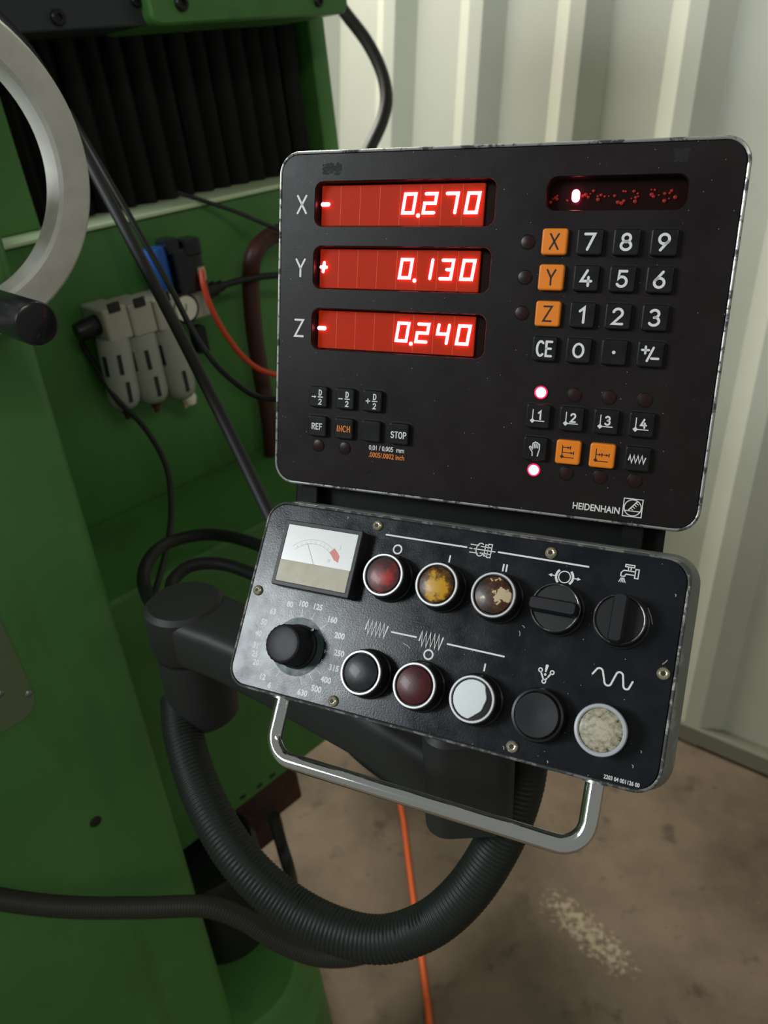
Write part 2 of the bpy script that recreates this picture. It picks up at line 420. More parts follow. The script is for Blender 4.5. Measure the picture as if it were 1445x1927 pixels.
def text_mesh(s, size, material, bold=0.0, sx=1.0):
    cu = bpy.data.curves.new('t', 'FONT'); cu.body = s; cu.size = size; cu.align_x = 'CENTER'; cu.align_y = 'CENTER'
    cu.offset = bold; cu.resolution_u = 3
    ob = bpy.data.objects.new('t', cu); COL.objects.link(ob)
    dg = bpy.context.evaluated_depsgraph_get()
    me = bpy.data.meshes.new_from_object(ob.evaluated_get(dg))
    bpy.data.objects.remove(ob); bpy.data.curves.remove(cu)
    for vtx in me.vertices: vtx.co.x *= sx
    me.materials.clear(); me.materials.append(material)
    return me
def text(name, s, size, c, z, parent, material, bold=0.0, sx=1.0, rot=0.0):
    o = link(name, text_mesh(s, size, material, bold, sx), parent)
    o.location = (c[0], c[1], z); o.rotation_euler = (0, 0, rot)
    return o

# ================================================================== THE SETTING
mb = MB(); mb.box(-2.2, 2.6, -0.6, 4.0, -0.05, 0.0)
tag(mb.build('floor', M['floor']), kind='structure')

wbase = on_floor(1269, 1369)
wb = Vector((-0.7559, 0.6547, 0)).normalized()
wn = Vector((-0.6494, -0.7498, 0.1270)).normalized()
wu = wb.cross(wn); wu = -wu if wu.z < 0 else wu
WM = Matrix(((-wb.x, wu.x, wn.x, wbase.x), (-wb.y, wu.y, wn.y, wbase.y), (-wb.z, wu.z, wn.z, wbase.z), (0, 0, 0, 1)))
prof = []
per, h = 0.2635, 0.0325
for k in range(-5, 12):
    w0 = 0.677 - 0.2635 + k * per          # valley end nearest the right of each rib
    # going left from here: slope up (right flank), crest, slope down, valley
    prof += [(w0, 0), (w0 + 0.0475, h), (w0 + 0.0475 + 0.038, h), (w0 + 0.133, 0)]
prof = [(-w, d) for w, d in prof][::-1]    # local x runs to the right
b = MB()
n = len(prof)
for y in (-0.003, 2.9):
    b.v += [(x, y, z) for x, z in prof]
for i in range(n - 1): b.f.append((i, i + 1, n + i + 1, n + i))
wall = b.build('wall_back', M['wall'], smooth=False); wall.matrix_world = WM
so = wall.modifiers.new('sheet', 'SOLIDIFY'); so.thickness = 0.002; so.offset = -1
tag(wall, kind='structure')
b = MB()
x0, x1 = prof[0][0], prof[-1][0]
b.loft([[(x, 0.005, 0.002), (x, 0.005, 0.040), (x, 0.046, 0.040), (x, 0.050, 0.036), (x, 0.050, 0.002)] for x in (x0, x1)])
t = b.build('trim_1', M['flash'], smooth=False); t.matrix_world = WM; tag(t, kind='structure')

# ================================================================== THE MACHINE (frame: s along its face, t up, n towards the viewer)
mx = Vector((0.7349, 0.6739, 0.0763)).normalized()
mn = Vector((0.67584, -0.73705, 0)); mn = (mn - mx * mn.dot(mx)).normalized()
mz = mx.cross(-mn)
P0 = at(270, 640, 1.05)
MO = P0 - mz * (P0.z / mz.z)
MW = Matrix(((mx.x, -mn.x, mz.x, MO.x), (mx.y, -mn.y, mz.y, MO.y), (mx.z, -mn.z, mz.z, MO.z), (0, 0, 0, 1)))
def ml(px, py, n=0.0):
    r = ray(px, py); s_ = (MO + mn * n - CAM).dot(mn) / r.dot(mn); p = CAM + r * s_ - MO
    return p.dot(mx), p.dot(mz)
def m3(px, py, n): s_, t_ = ml(px, py, n); return Vector((s_, -n, t_))          # machine-local point
def mw(px, py, n): return MW @ m3(px, py, n)                                    # the same in the world
mach = empty('milling_machine', MW, 'green painted milling machine casting with black bellows filling the left side', 'machine')

sE = ml(225, 1150, .30)[0]
tTop = ml(155, 427, 0)[1]
tCr = (ml(178, 988, 0)[1] + ml(430, 870, 0)[1]) / 2
tLo = (ml(447, 1526, .2)[1] + ml(620, 1391, .2)[1]) / 2
# near column with a rounded vertical edge
(sa, ta), (sb, tb) = ml(147, 900, .30), ml(373, 1673, .30)
b = MB(); rr = rrect(0.72, 0.64, 0.018, 6)
col_s = lambda t_: sa + (sb - sa) * (t_ - ta) / (tb - ta)
b.loft([[(col_s(t_) - 0.36 + x * (1 - i), 0.02 + y * (1 - i), t_) for x, y in rr] for i, t_ in ((0, 0.075), (0, 1.42), (0.02, 1.43))])
b.build('column', M['green'], mach)
# back panel and the ledge on it
MB().box(-0.27, 0.46, 0.0, 0.10, tCr - 0.02, tTop - 0.006, 0.004).build('back_panel', M['green'], mach)
MB().box(-0.27, 0.46, -0.006, 0.10, tTop - 0.006, tTop, 0.0025).build('ledge', M['green_lit'], mach)
# tray in front of the panel, with a row of slots along the bottom of its face
tray = MB().box(-0.245, 0.42, -0.20, 0.0, tLo, tCr, 0.008).build('tray', M['green'], mach)
for px, py in ((458, 1500), (489, 1479), (513, 1460)):
    s_, t_ = ml(px, py, .201)
    MB().pad((s_, t_), 0.011, 0.007, 0.003, [(0, 0), (0.0004, 0.0008)]).build('slot', M['slot'], tray).matrix_local = Matrix(((1, 0, 0, 0), (0, 0, -1, -0.2), (0, 1, 0, 0), (0, 0, 0, 1)))
# cover plate on the column
s1, t1 = ml(77, 1335, .302)
cp = MB()
XZ = Matrix(((1, 0, 0, 0), (0, 0, -1, -0.30), (0, 1, 0, 0), (0, 0, 0, 1)))
cp.pad((s1 - 0.15, t1 + 0.16), 0.30, 0.32, 0.022, [(0, 0), (0, 0.003), (0.001, 0.004)], n=6)
plate = cp.build('cover_plate', M['green_grey'], mach, ang=12); plate.matrix_local = XZ
for px, py in ((53, 1305), (0, 1305)):
    s_, t_ = ml(px, py, .304)
    MB().lathe((s_, t_, 0.004), [(0.0035, 0), (0.0035, 0.001), (0.002, 0.0022), (0, 0.0024)], 14).build('rivet', M['bezel'], plate)
s_, t_ = ml(180, 1546, .30)
MB().lathe((s_, t_, 0), [(0.0068, -.002), (0.0068, 0.0006), (0.005, 0.0012), (0, 0.0012)], 18).build('plug', M['slot'], mach).matrix_local = XZ
# posts either side of the bellows
sR0 = ml(594, 150, -.05)[0]; sR1 = ml(624, 150, -.05)[0]
MB().box(sR0, sR1, 0.05, 0.30, 0.10, 1.80, 0.004).build('post', M['green'], mach)
sL1 = ml(36, 330, -.07)[0]
MB().box(sL1 - 0.14, sL1, 0.05, 0.30, tTop, 1.80, 0.004).build('post', M['green'], mach)
MB().box(sL1, sR0, 0.125, 0.14, tTop - 0.05, 1.85).build('backing_plate', M['bellows'], mach)
# bellows, every fold a piece of its own
bel = MB().box(sL1, sR0, 0.118, 0.124, tTop + 0.001, 1.75).build('bellows', M['bellows'], mach)
nf = 15; fd = 0.020; wS = (sR0 - 0.002 - sL1) / nf
fm = None
for k in range(nf):
    if fm is None:
        b = MB(); w_ = wS
        R = [(0, fd), (w_ * 0.47, 0.001), (w_ * 0.5, 0.0), (w_ * 0.53, 0.001), (w_, fd), (w_, fd + .002), (w_ * 0.5, 0.004), (0, fd + .002)]
        b.loft([[(x, y, z) for x, y in R] for z in (tTop + 0.0015, 1.75)]); fm = b.mesh('bellows_fold', M['bellows'], True, 25)
    o = link('bellows_fold', fm, bel); o.location = (sL1 + 0.001 + k * wS, 0.070 + random.uniform(-.004, .004), 0)
# covers above the bellows
tD = (ml(50, 60, .03)[1] + ml(280, 48, .03)[1]) / 2
sD = ml(288, 40, .03)[0]
dk = MB().box(sD - 0.36, sD, -0.03, 0.12, tD, tD + 0.20, 0.003).build('cover', M['slate'], mach); dk['label'] = 'dark slate grey cover plate'
tG = (ml(300, 48, .05)[1] + ml(640, 26, .05)[1]) / 2; sG = ml(656, 10, .05)[0]; sG0 = ml(286, 30, .05)[0]
gc = MB().pad(((sG0 + sG) / 2, tG + 0.11), sG - sG0, 0.22, 0.012, [(0, -0.20), (0, 0.016), (0.0025, 0.020)], n=5).build('cover', M['green'], mach, ang=20)
gc.matrix_local = Matrix(((1, 0, 0, 0), (0, 0, -1, -0.03), (0, 1, 0, 0), (0, 0, 0, 1)))
for par, px, py, n, r, inv in ((dk, 108, 33, .03, .008, None), (dk, 255, 2, .03, .006, None), (gc, 340, 6, .05, .0085, 1), (gc, 598, 2, .05, .007, 1)):
    s_, t_ = ml(px, py, n)
    q = MB().lathe((0, 0, 0), [(r, -0.001), (r, r * .5), (r * .85, r * .7), (r * .45, r * .7), (r * .42, r * .3), (0, r * .3)], 18).build('bolt', M['collar'], par)
    if inv: q.location = (s_, t_, n - 0.03)
    else: q.matrix_local = Matrix(((1, 0, 0, s_), (0, 0, -1, -n), (0, 1, 0, t_), (0, 0, 0, 1)))
# rusty casting under the tray and the rounded base foot
s0, tb = ml(385, 1585, .17); s1 = ml(572, 1500, .17)[0]
MB().box(s0 - 0.08, s1, -0.17, 0.05, tLo - 0.115, tLo, 0.008).build('rusty_casting', M['rust'], mach)
MB().box(s0 - 0.08, s1 - 0.045, -0.165, 0.0, tLo - 0.165, tLo - 0.115, 0.008).build('rusty_casting', M['rust'], mach)
MI = MW.inverted()
q0 = MI @ at(425, 1720, 1.22); zb = (MI @ at(450, 1838, 1.16)).z
MB().lathe((q0.x, q0.y, 0), [(0.0, zb - .012), (0.044, zb - .008), (0.066, zb + .004), (0.076, zb + .02), (0.078, zb + .18), (0.072, zb + .19), (0, zb + .19)], 36).build('dark_round_body', M['collar'], mach)  # dark round-bottomed shape between the column and the foot
q0 = MI @ at(470, 1900, 1.30); zt_ = (MI @ at(560, 1800, 1.24)).z
MB().lathe((q0.x, q0.y, 0), [(0.128, .03), (0.128, zt_ - .09), (0.112, zt_ - .07), (0.108, zt_ - .015), (0.096, zt_), (0, zt_ + .002)], 44).build('base_foot', M['green'], mach)

# ================================================================== HANDWHEEL
WR = 0.1245
wc = at(-155, 322, 0.555)
wh_m = Matrix(((mx.x, mz.x, mn.x, wc.x), (mx.y, mz.y, mn.y, wc.y), (mx.z, mz.z, mn.z, wc.z), (0, 0, 0, 1)))
# x along the face, y up, z towards the viewer
wheel = empty('handwheel', wh_m, 'satin aluminium handwheel with black grip in front of the green column', 'handwheel')
rw, rd = 0.0265, 0.011
ring = [(WR, -rd * .8), (WR, rd * .6), (WR - .003, rd), (WR - .010, rd * 1.08), (WR - rw + .003, rd), (WR - rw, rd * .8), (WR - rw - 0.003, -rd * .7), (WR - rw + .004, -rd), (WR - .003, -rd)]
b = MB(); seg = 96
b.loft([[(r * math.cos(2 * PI * j / seg), r * math.sin(2 * PI * j / seg), z) for r, z in ring] for j in range(seg)], close=True)
b.build('rim', M['alu'], wheel, ang=30)
b = MB(); b.lathe((0, 0, 0), [(0.0, -0.035), (0.026, -0.035), (0.026, 0.012), (0.020, 0.018), (0, 0.018)], 32); b.build('hub', M['alu'], wheel)
for a in (100, 220, 340):
    a = math.radians(a); d = Vector((math.cos(a), math.sin(a), 0))
    if abs(math.degrees(a) - 340) < 1: continue
    MB().tube([d * 0.02, d * (WR - rw + .004)], 0.008, 14).build('spoke', M['alu'], wheel)
b = MB(); b.lathe((0, 0, 0), [(0.0, -0.22), (0.014, -0.22), (0.014, -0.03), (0, -0.03)], 24); b.build('shaft', M['bezel'], wheel)
# grip
ir = wh_m.inverted()
cap_w = at(72, 610, 0.535); cl = ir @ cap_w
grip = MB().lathe((cl.x, cl.y, 0), [(0.0, 0.006), (0.008, 0.006), (0.008, 0.014), (0.0135, 0.016), (0.0155, 0.03), (0.0155, cl.z - .004), (0.0145, cl.z - .001), (0.0125, cl.z), (0, cl.z)], 32).build('grip', M['gloss_black'], wheel)
print('grip', cl, 'wheel n', (wc - MO).dot(mn))

# ================================================================== AIR SERVICE UNIT on the back panel
fs, ftz = ml(270, 640, 0)
FM = MW @ Matrix.Translation((fs, 0, ftz))
fr = empty('air_service_unit', FM, 'grey compressed air filter unit with three bowls on the green back panel', 'air filter')
def fl(px, py, n): p = m3(px, py, n); return Vector((p.x - fs, p.y, p.z - ftz))
def flb(x0, y0, x1, y1, n): # pixel box -> local s0,s1,t0,t1
    a = fl((x0 + x1) / 2, (y0 + y1) / 2, n); k = 1.03 / F
    return a, (x1 - x0) * k * 1.08, (y1 - y0) * k
UP = Matrix.Identity(3); FRONT = Matrix(((1, 0, 0), (0, 0, -1), (0, 1, 0)))
for i, (px, py) in enumerate(((209, 602), (256, 592), (302, 582))):
    a = fl(px, py, .045); w2 = 0.0165
    MB().box(a.x - w2, a.x + w2, a.y - .018, 0.0, a.z - .024, a.z + .018, 0.004).build('filter_body', M['frl_body'], fr)
    MB().box(a.x - .008, a.x + .008, a.y - .0195, a.y - .017, a.z + .012, a.z + .024, 0.001).build('clamp', M['slot'], fr)
for i, (tx, ty, bx, by) in enumerate(((212, 640, 238, 768), (262, 632, 292, 756), (313, 618, 345, 748))):
    a = fl(tx, ty, .045); e = fl(bx, by, .045); L = (a - e).length; ax = axis_mat(e - a); R_ = 0.0208
    bowl = MB().lathe(a, [(0, -.004), (R_ * .95, -.004), (R_, 0), (R_, L * .80), (R_ * .93, L * .90), (R_ * .72, L * .97), (R_ * .4, L), (0, L)], 28, ax).build('bowl', M['frl_bowl'], fr)
    tow = Vector((0, -1, 0))
    for (f0, f1, da) in ((.16, .44, -.25), (.56, .86, -.05), (.16, .44, -1.15)):
        if i == 2 and f0 == .16 and da > -1: continue
        dr = (ax.transposed() @ tow); dr.z = 0; dr.normalize()
        base_a = math.atan2(dr.y, dr.x)
        sgn = 1 if (ax @ Vector((math.cos(base_a + .5), math.sin(base_a + .5), 0))).x < 0 else -1
        d = ax @ Vector((math.cos(base_a - sgn * da * -1 * -1), math.sin(base_a - sgn * da * -1 * -1), 0))
        p0 = a + ax.col[2] * (L * f0) + d * (R_ + .0003); p1 = a + ax.col[2] * (L * f1) + d * (R_ + .0003 if f1 < .8 else R_ * .985)
        sd = ax.col[2].cross(d) * 0.0026
        q = MB(); o_ = d * 0.0008
        q.loft([[p0 - sd - o_, p0 + sd - o_, p1 + sd - o_, p1 - sd - o_], [p0 - sd + o_, p0 + sd + o_, p1 + sd + o_, p1 - sd + o_]]).build('slot', M['slot'], bowl, smooth=False)
    MB().lathe(e, [(0, -.003), (.006, -.003), (.006, .006), (.004, .008), (.004, .014), (0, .014)], 14, ax).build('drain_valve', M['rust'] if i != 2 else M['brass'], fr)
a = fl(357, 748, .05); MB().lathe(a, [(0, -.010), (.007, -.009), (.0095, 0), (.007, .009), (0, .010)], 18).build('drain_knob', M['gauge_face'], fr)
a = fl(362, 562, .035); MB().box(a.x - .024, a.x + .020, a.y - .01, 0, a.z - .026, a.z + .024, .004).build('regulator_body', M['frl_body'], fr)
a = fl(347, 580, .058)
ga = MB().lathe(a, [(0, -.012), (.0195, -.012), (.0195, .004), (.0175, .006), (.0165, .004), (0, .004)], 32, FRONT).build('pressure_gauge', M['collar'], fr)
MB().lathe(a, [(0, .0041), (.0163, .0041), (.0163, .0046), (0, .0046)], 32, FRONT).build('gauge_face', M['gauge_face'], ga)
nl = MB(); nl.tube([a + Vector((0.001, -.0052, .006)), a + Vector((0, -.0052, -.001))], .0007, 6); nl.tube([a + Vector((-.004, -.0052, -.004)), a + Vector((.0, -.0052, -.001))], .0007, 6); nl.build('needle', M['slot'], ga)
a = fl(296, 500, .04); MB().lathe(a, [(.0, -.030), (.0135, -.030), (.0145, -.026), (.0145, .018), (.0135, .022), (0, .023)], 28).build('adjusting_knob', M['blue'], fr)
a = fl(348, 505, .04)
MB().box(a.x - .022, a.x + .020, a.y - .018, a.y + .018, a.z - .030, a.z + .028, .004).build('solenoid', M['gloss_black'], fr)
MB().box(a.x - .027, a.x - .006, a.y - .014, a.y + .016, a.z + .022, a.z + .042, .004).build('connector_plug', M['gloss_black'], fr)
MB().box(a.x - .004, a.x + .021, a.y - .020, a.y + .010, a.z + .016, a.z + .038, .004).build('connector_plug', M['gloss_black'], fr)
a = fl(379, 512, .058); MB().lathe(a, [(0, -.010), (.005, -.010), (.006, 0), (.005, .007), (0, .008)], 16).build('brass_fitting', M['brass'], fr)
a = fl(400, 545, .04); MB().lathe(a, [(0, -.016), (.011, -.016), (.011, .004), (.008, .006), (.008, .016), (0, .016)], 8, axis_mat((1, 0, .1))).build('cable_gland', M['collar'], fr)
a = fl(172, 615, .04); MB().lathe(a, [(0, -.02), (.011, -.02), (.013, -.008), (.013, .01), (.010, .018), (0, .02)], 10, axis_mat((1, 0, .1))).build('inlet_fitting', M['collar'], fr)
a = fl(375, 632, .045); MB().box(a.x - .010, a.x + .008, a.y - .01, a.y + .01, a.z - .022, a.z + .014, .003).build('outlet_block', M['collar'], fr)

# ================================================================== CABLES AND HOSES
def cable(name, pts, r, material, label, cat, seg=12, step=10, group=None):
    b = MB(); o = b.tube(smooth_path(pts, step), r, seg).build(name, material, ang=60)
    return tag(o, label, cat, group)
A3 = lambda *L: [at(*p) for p in L]
cable('power_cable', A3((-60, -20, .75), (22, 58, .75), (70, 122, .75), (115, 204, .753), (165, 300, .755), (240, 440, .755), (330, 612, .74), (425, 800, .715), (505, 965, .68), (560, 1080, .645)), .0060, M['cable'],
      'thick black cable running diagonally from behind the handwheel to the lower panel', 'cable')
cable('signal_cable', A3((130, 210, .78), (200, 330, .775), (268, 448, .775), (320, 540, .775), (357, 612, .775), (395, 672, .78), (440, 718, .79), (490, 748, .80), (560, 752, .80)), .0030, M['cable'],
      'thin black cable curving over the gauge of the air unit to the readout', 'cable')
cable('drain_cable', A3((60, 560, 1.0), (120, 600, 1.0), (165, 665, .99), (215, 745, .985), (272, 805, .98), (312, 875, .975), (322, 945, .97), (318, 1010, .95), (300, 1085, .9), (285, 1130, .84)), .0036, M['cable'],
      'thin black cable hanging below the leftmost filter bowl down to the arm', 'cable')
cable('sensor_cable', [mw(330, 362, .0) + mn * .004 , mw(380, 377, .012), mw(440, 397, .03), mw(490, 418, .05), mw(560, 446, .07)], .0028, M['cable'],
      'thin black cable dropping from the bellows ledge to behind the readout', 'cable')
cable('gland_cable', [mw(404, 544, .04), mw(430, 534, .045), mw(470, 524, .05), mw(520, 518, .06), mw(580, 514, .07)], .0046, M['cable'],
      'short black cable leaving the gland at the right of the air unit', 'cable')
cable('air_tube', [mw(379, 508, .060), mw(384, 540, .066), mw(400, 585, .07), mw(425, 630, .075), mw(458, 672, .08), mw(495, 698, .085), mw(560, 715, .09)], .0040, M['tube_red'],
      'bright red air tube curving from the black solenoid of the air unit', 'tube')
cable('rubber_hose', [mw(640, 395, .09), mw(560, 430, .045), mw(510, 444, .035), mw(480, 475, .04), mw(472, 530, .035), mw(478, 620, .035), mw(492, 710, .035), mw(506, 790, .035), mw(512, 860, .035)], .0125, M['cable_brown'],
      'dark reddish brown hose hanging on the green panel behind the readout', 'hose')
cable('loop_cable', A3((325, 1175, .72), (285, 1135, .77), (270, 1085, .82), (290, 1040, .85), (335, 1015, .88), (400, 1006, .88), (470, 1020, .85), (540, 1050, .8), (600, 1075, .76)), .0070, M['cable'],
      'black cable arching over the arm, the upper of two loops', 'cable', group='cables looped over the arm')
cable('loop_cable', A3((345, 1150, .74), (322, 1108, .78), (337, 1079, .80), (370, 1062, .81), (420, 1062, .81), (475, 1080, .79), (540, 1110, .75), (600, 1140, .71)), .0068, M['cable'],
      'black cable arching over the arm, the lower of two loops', 'cable', group='cables looped over the arm')
cable('wall_cable', A3((612, -30, 1.35), (648, 22, 1.34), (690, 78, 1.33), (718, 135, 1.32), (727, 185, 1.31), (718, 230, 1.30), (695, 280, 1.28), (670, 330, 1.26)), .0110, M['cable'],
      'black cable bowing out in front of the cream wall above the readout', 'cable')
cable('floor_cord', [on_floor(700, 1385, .006), on_floor(738, 1462, .006), on_floor(756, 1530, .006), on_floor(768, 1620, .006), on_floor(781, 1720, .006), on_floor(795, 1820, .006), on_floor(808, 1927, .006), on_floor(816, 2010, .006)], .0062, M['cord_orange'],
      'orange extension cord lying on the concrete floor', 'cord')
cable('tray_cable', A3((640, 1385, .72), (690, 1432, .72), (740, 1466, .715), (790, 1482, .70), (840, 1470, .68)), .0060, M['cable'],
      'black cable sagging beneath the control panel above the orange cord', 'cable')
cable('drain_pipe', [on_floor(578, 1722, .012), on_floor(560, 1690, .06), at(545, 1640, 1.09), at(530, 1590, 1.05), at(515, 1535, 1.03)], .0085, M['cable'],
      'dark pipe leaning between the rusty casting and the floor', 'pipe')

def ribbed(name, pts, r, pitch, amp, material, label, cat):
    P = smooth_path(pts, 40)
    L = [0]
    for i in range(1, len(P)): L.append(L[-1] + (P[i] - P[i - 1]).length)
    n = int(L[-1] / pitch * 4); Q = []; j = 0
    for i in range(n + 1):
        d = L[-1] * i / n
        while j < len(L) - 2 and L[j + 1] < d: j += 1
        t = (d - L[j]) / max(L[j + 1] - L[j], 1e-9); Q.append(P[j].lerp(P[j + 1], t))
    o = MB().tube(Q, lambda i: r + amp * (0, .75, 1, .75)[i % 4], 28).build(name, material, ang=80)
    return tag(o, label, cat)
ribbed('corrugated_hose', A3((338, 1310, .70), (346, 1385, .685), (383, 1500, .655), (455, 1622, .63), (565, 1718, .615), (690, 1766, .60), (790, 1748, .59), (872, 1685, .58), (938, 1585, .572), (978, 1480, .565), (992, 1370, .56)), .0167, .0036, .0009, M['hose'],
       'thick ribbed black hose hanging in a U below the control panel', 'hose')
ribbed('corrugated_hose', A3((-80, 1670, .72), (0, 1692, .72), (130, 1707, .725), (270, 1708, .73), (385, 1706, .735), (455, 1728, .74), (520, 1768, .745), (588, 1796, .75), (650, 1800, .755), (720, 1785, .76)), .0095, .0028, .0006, M['hose_grey'],
       'thinner ribbed black hose crossing the foot of the green column', 'hose')

# ================================================================== SUPPORT ARM
pv = at(345, 1130, .655)
AMX = Matrix.Translation((pv.x, pv.y, 0))
arm = empty('support_arm', AMX, 'dark grey cast arm carrying the control panel, with a round pivot', 'support arm')
tip = at(905, 1415, .545)
d = Vector((tip.x - pv.x, tip.y - pv.y, 0)); Ld = d.length; d.normalize(); sdv = Vector((-d.y, d.x, 0))
zt = pv.z; dz = (tip.z - zt)
b = MB(); b.lathe((0, 0, 0), [(0, zt - .048), (.031, zt - .048), (.034, zt - .044), (.034, zt - .004), (.030, zt), (0, zt)], 36)
b.build('pivot_head', M['arm'], arm)
b = MB(); b.lathe((0, 0, 0), [(0, zt - .125), (.026, zt - .125), (.031, zt - .120), (.0315, zt - .05), (0, zt - .05)], 36)
b.build('pivot_post', M['arm'], arm)
b = MB(); rings = []
for k, (u_, hw, ht) in enumerate(((-.01, .032, .046), (.05, .029, .047), (.10, .028, .050), (.18, .028, .052), (Ld, .034, .056))):
    c = d * u_ + Vector((0, 0, zt - .024 + dz * (max(u_, 0) / Ld) ** 1.6))
    rings.append([c + sdv * x + Vector((0, 0, z)) for x, z in rrect(hw * 2, ht, .010, 4)])
b.loft(rings).build('beam', M['arm'], arm)
blk = at(880, 1470, .545) - Vector((pv.x, pv.y, 0))
b = MB(); b.pad((blk.x, blk.y), .062, .05, .016, [(.006, blk.z - .035), (0, blk.z - .028), (0, blk.z + .055), (.004, blk.z + .06)], n=6)
o = b.build('panel_mount', M['arm'], arm)
# bracket bolting the pivot to the column
pc = MW.inverted() @ pv
bw = MW @ Vector((sE - .01, pc.y, pc.z - .02)) - Vector((pv.x, pv.y, 0))
b = MB(); cdir = Vector((bw.x, bw.y, 0)); cl_ = cdir.length; cdir.normalize(); cs = Vector((-cdir.y, cdir.x, 0))
b.loft([[cdir * u_ + cs * x + Vector((0, 0, zt - .06 + z)) for x, z in rrect(.05, .10, .008, 3)] for u_ in (0.0, cl_)])
b.build('wall_bracket', M['arm'], arm)

# ================================================================== DIGITAL READOUT
def panel_matrix(t, e1, e2, n, W, H):
    e1, e2, n = Vector(e1), Vector(e2), Vector(n)
    o = Vector(t) + e1 * W / 2 + e2 * H
    return Matrix(((e1.x, -e2.x, n.x, o.x), (e1.y, -e2.y, n.y, o.y), (e1.z, -e2.z, n.z, o.z), (0, 0, 0, 1)))
def cam_frame(t, e1, e2):
    e1 = (RW @ Vector(e1)).normalized(); e2 = RW @ Vector(e2); e2 = (e2 - e1 * e2.dot(e1)).normalized()
    return CAM + RW @ Vector(t), e1, e2, e2.cross(e1)
UW, UH = .270, .2086
UM = panel_matrix(*cam_frame((-.0648, -.2239, .4785), (.9320, .1257, -.3400), (-.0491, .9731, .2253)), UW, UH)
dro = empty('digital_readout', UM, 'black three-axis digital readout with glowing red X, Y and Z displays', 'readout')
def U(x, y): return ((x - 135) / 1000, (208.6 - y) / 1000)
mm = .001
# housing
b = MB(); cU = (0, UH / 2)
b.pad(cU, UW - .006, UH - .006, .012, [(.020, -.085), (.012, -.080), (.001, -.020), (.0005, -.011), (0, -.0105)], n=8).build('housing', M['dark_enclosure'], dro)
# rim round the face
b = MB(); RN = 8
prof = [(.0035, -.011), (0, -.011), (0, -.0012), (.0006, -.0002), (.0013, .0), (.0019, -.0003), (.0020, -.004)]
b.loft([[(cU[0] + x, cU[1] + y, z) for x, y in rrect(UW - 2 * i, UH - 2 * i, .0135 - i, RN)] for i, z in prof], cap0=False, cap1=False)
b.build('rim', M['dro_rim'], dro)
b = MB(); b.loft([[(cU[0] + x, cU[1] + y, z) for x, y in rrect(UW - 2 * i, UH - 2 * i, .0135 - i, RN)] for i, z in ((.0018, -.0016), (.0034, -.0016))], cap0=False, cap1=False)
b.build('seal', M['groove'], dro)
# face with the four window openings
wins = [(82.2, 31.0, 113.4, 25.6, 5.0), (82.2, 68.4, 113.4, 25.2, 5.0), (82.2, 106.0, 113.4, 25.2, 5.0), (204.6, 26.9, 73.6, 17.2, 5.5)]
def wl_(w, grow=0.0):
    c = U(w[0], w[1]); return [(c[0] + x, c[1] + y) for x, y in rrect((w[2] + 2 * grow) * mm, (w[3] + 2 * grow) * mm, (w[4] + grow) * mm, 6)]
outer = [(cU[0] + x, cU[1] + y) for x, y in rrect(UW - .0050, UH - .0050, .0110, RN)]
plate_with_holes('face_plate', outer, [wl_(w, .5) for w in wins], 0.0, dro, M['dro_face'])
b = MB(); b.loft([[(x, y, z) for x, y in outer] for z in (-.0025, 0)], cap0=False, cap1=False).build('plate_edge', M['groove'], dro)

SEG = {'0': 'abcdef', '1': 'bc', '2': 'abged', '3': 'abgcd', '4': 'fgbc', '7': 'abc'}
def seg_digit(ch):
    """slanted lit digit, strokes merged at the corners"""
    w, h, k = .0066, .0106, .13
    def pt(x, y): return (x * w / 2 + y * h / 2 * k, y * h / 2)
    A, B_, C_, D_, E_, F_ = pt(-1, 1), pt(1, 1), pt(1, 0), pt(1, -1), pt(-1, -1), pt(-1, 0)
    S = {'0': [([A, B_, D_, E_], True)], '1': [([B_, D_], False)], '2': [([A, B_, C_, F_, E_, D_], False)],
         '3': [([A, B_, D_, E_], False), ([(F_[0] * .5 + C_[0] * .5, 0), C_], False)], '4': [([A, F_, C_], False), ([B_, D_], False)], '7': [([A, B_, D_], False)]}
    b = MB()
    for pts, cl in S[ch]: b.ribbon(pts, .0019, 0, closed=cl)
    if ch == '7': pass
    return b.mesh('digit', M['segment'], False)
dig = {c: seg_digit(c) for c in '012347'}
minus = MB().ribbon([(-.0019, 0), (.0019, 0)], .0026, 0).mesh('sign', M['segment'], False)
plus = MB().ribbon([(-.0018, 0), (.0018, 0)], .0021, 0).ribbon([(.0003, .0026), (-.0003, -.0026)], .0021, .00005).mesh('sign', M['segment'], False)
dot = MB().disc((0, 0), .00125, 0).mesh('decimal_point', M['segment'], False)
module = MB().pad((0, 0), .01296, .0235, .0006, [(0, -.002), (0, -.0002), (.0002, 0)], n=2).mesh('display_module', M['module'], True, 10)
RZ = -.0058
gap = MB().pad((0, 0), .00022, .0233, .0001, [(0, 0), (0, .00003)], n=1).mesh('module_gap', M['module_gap'], False)
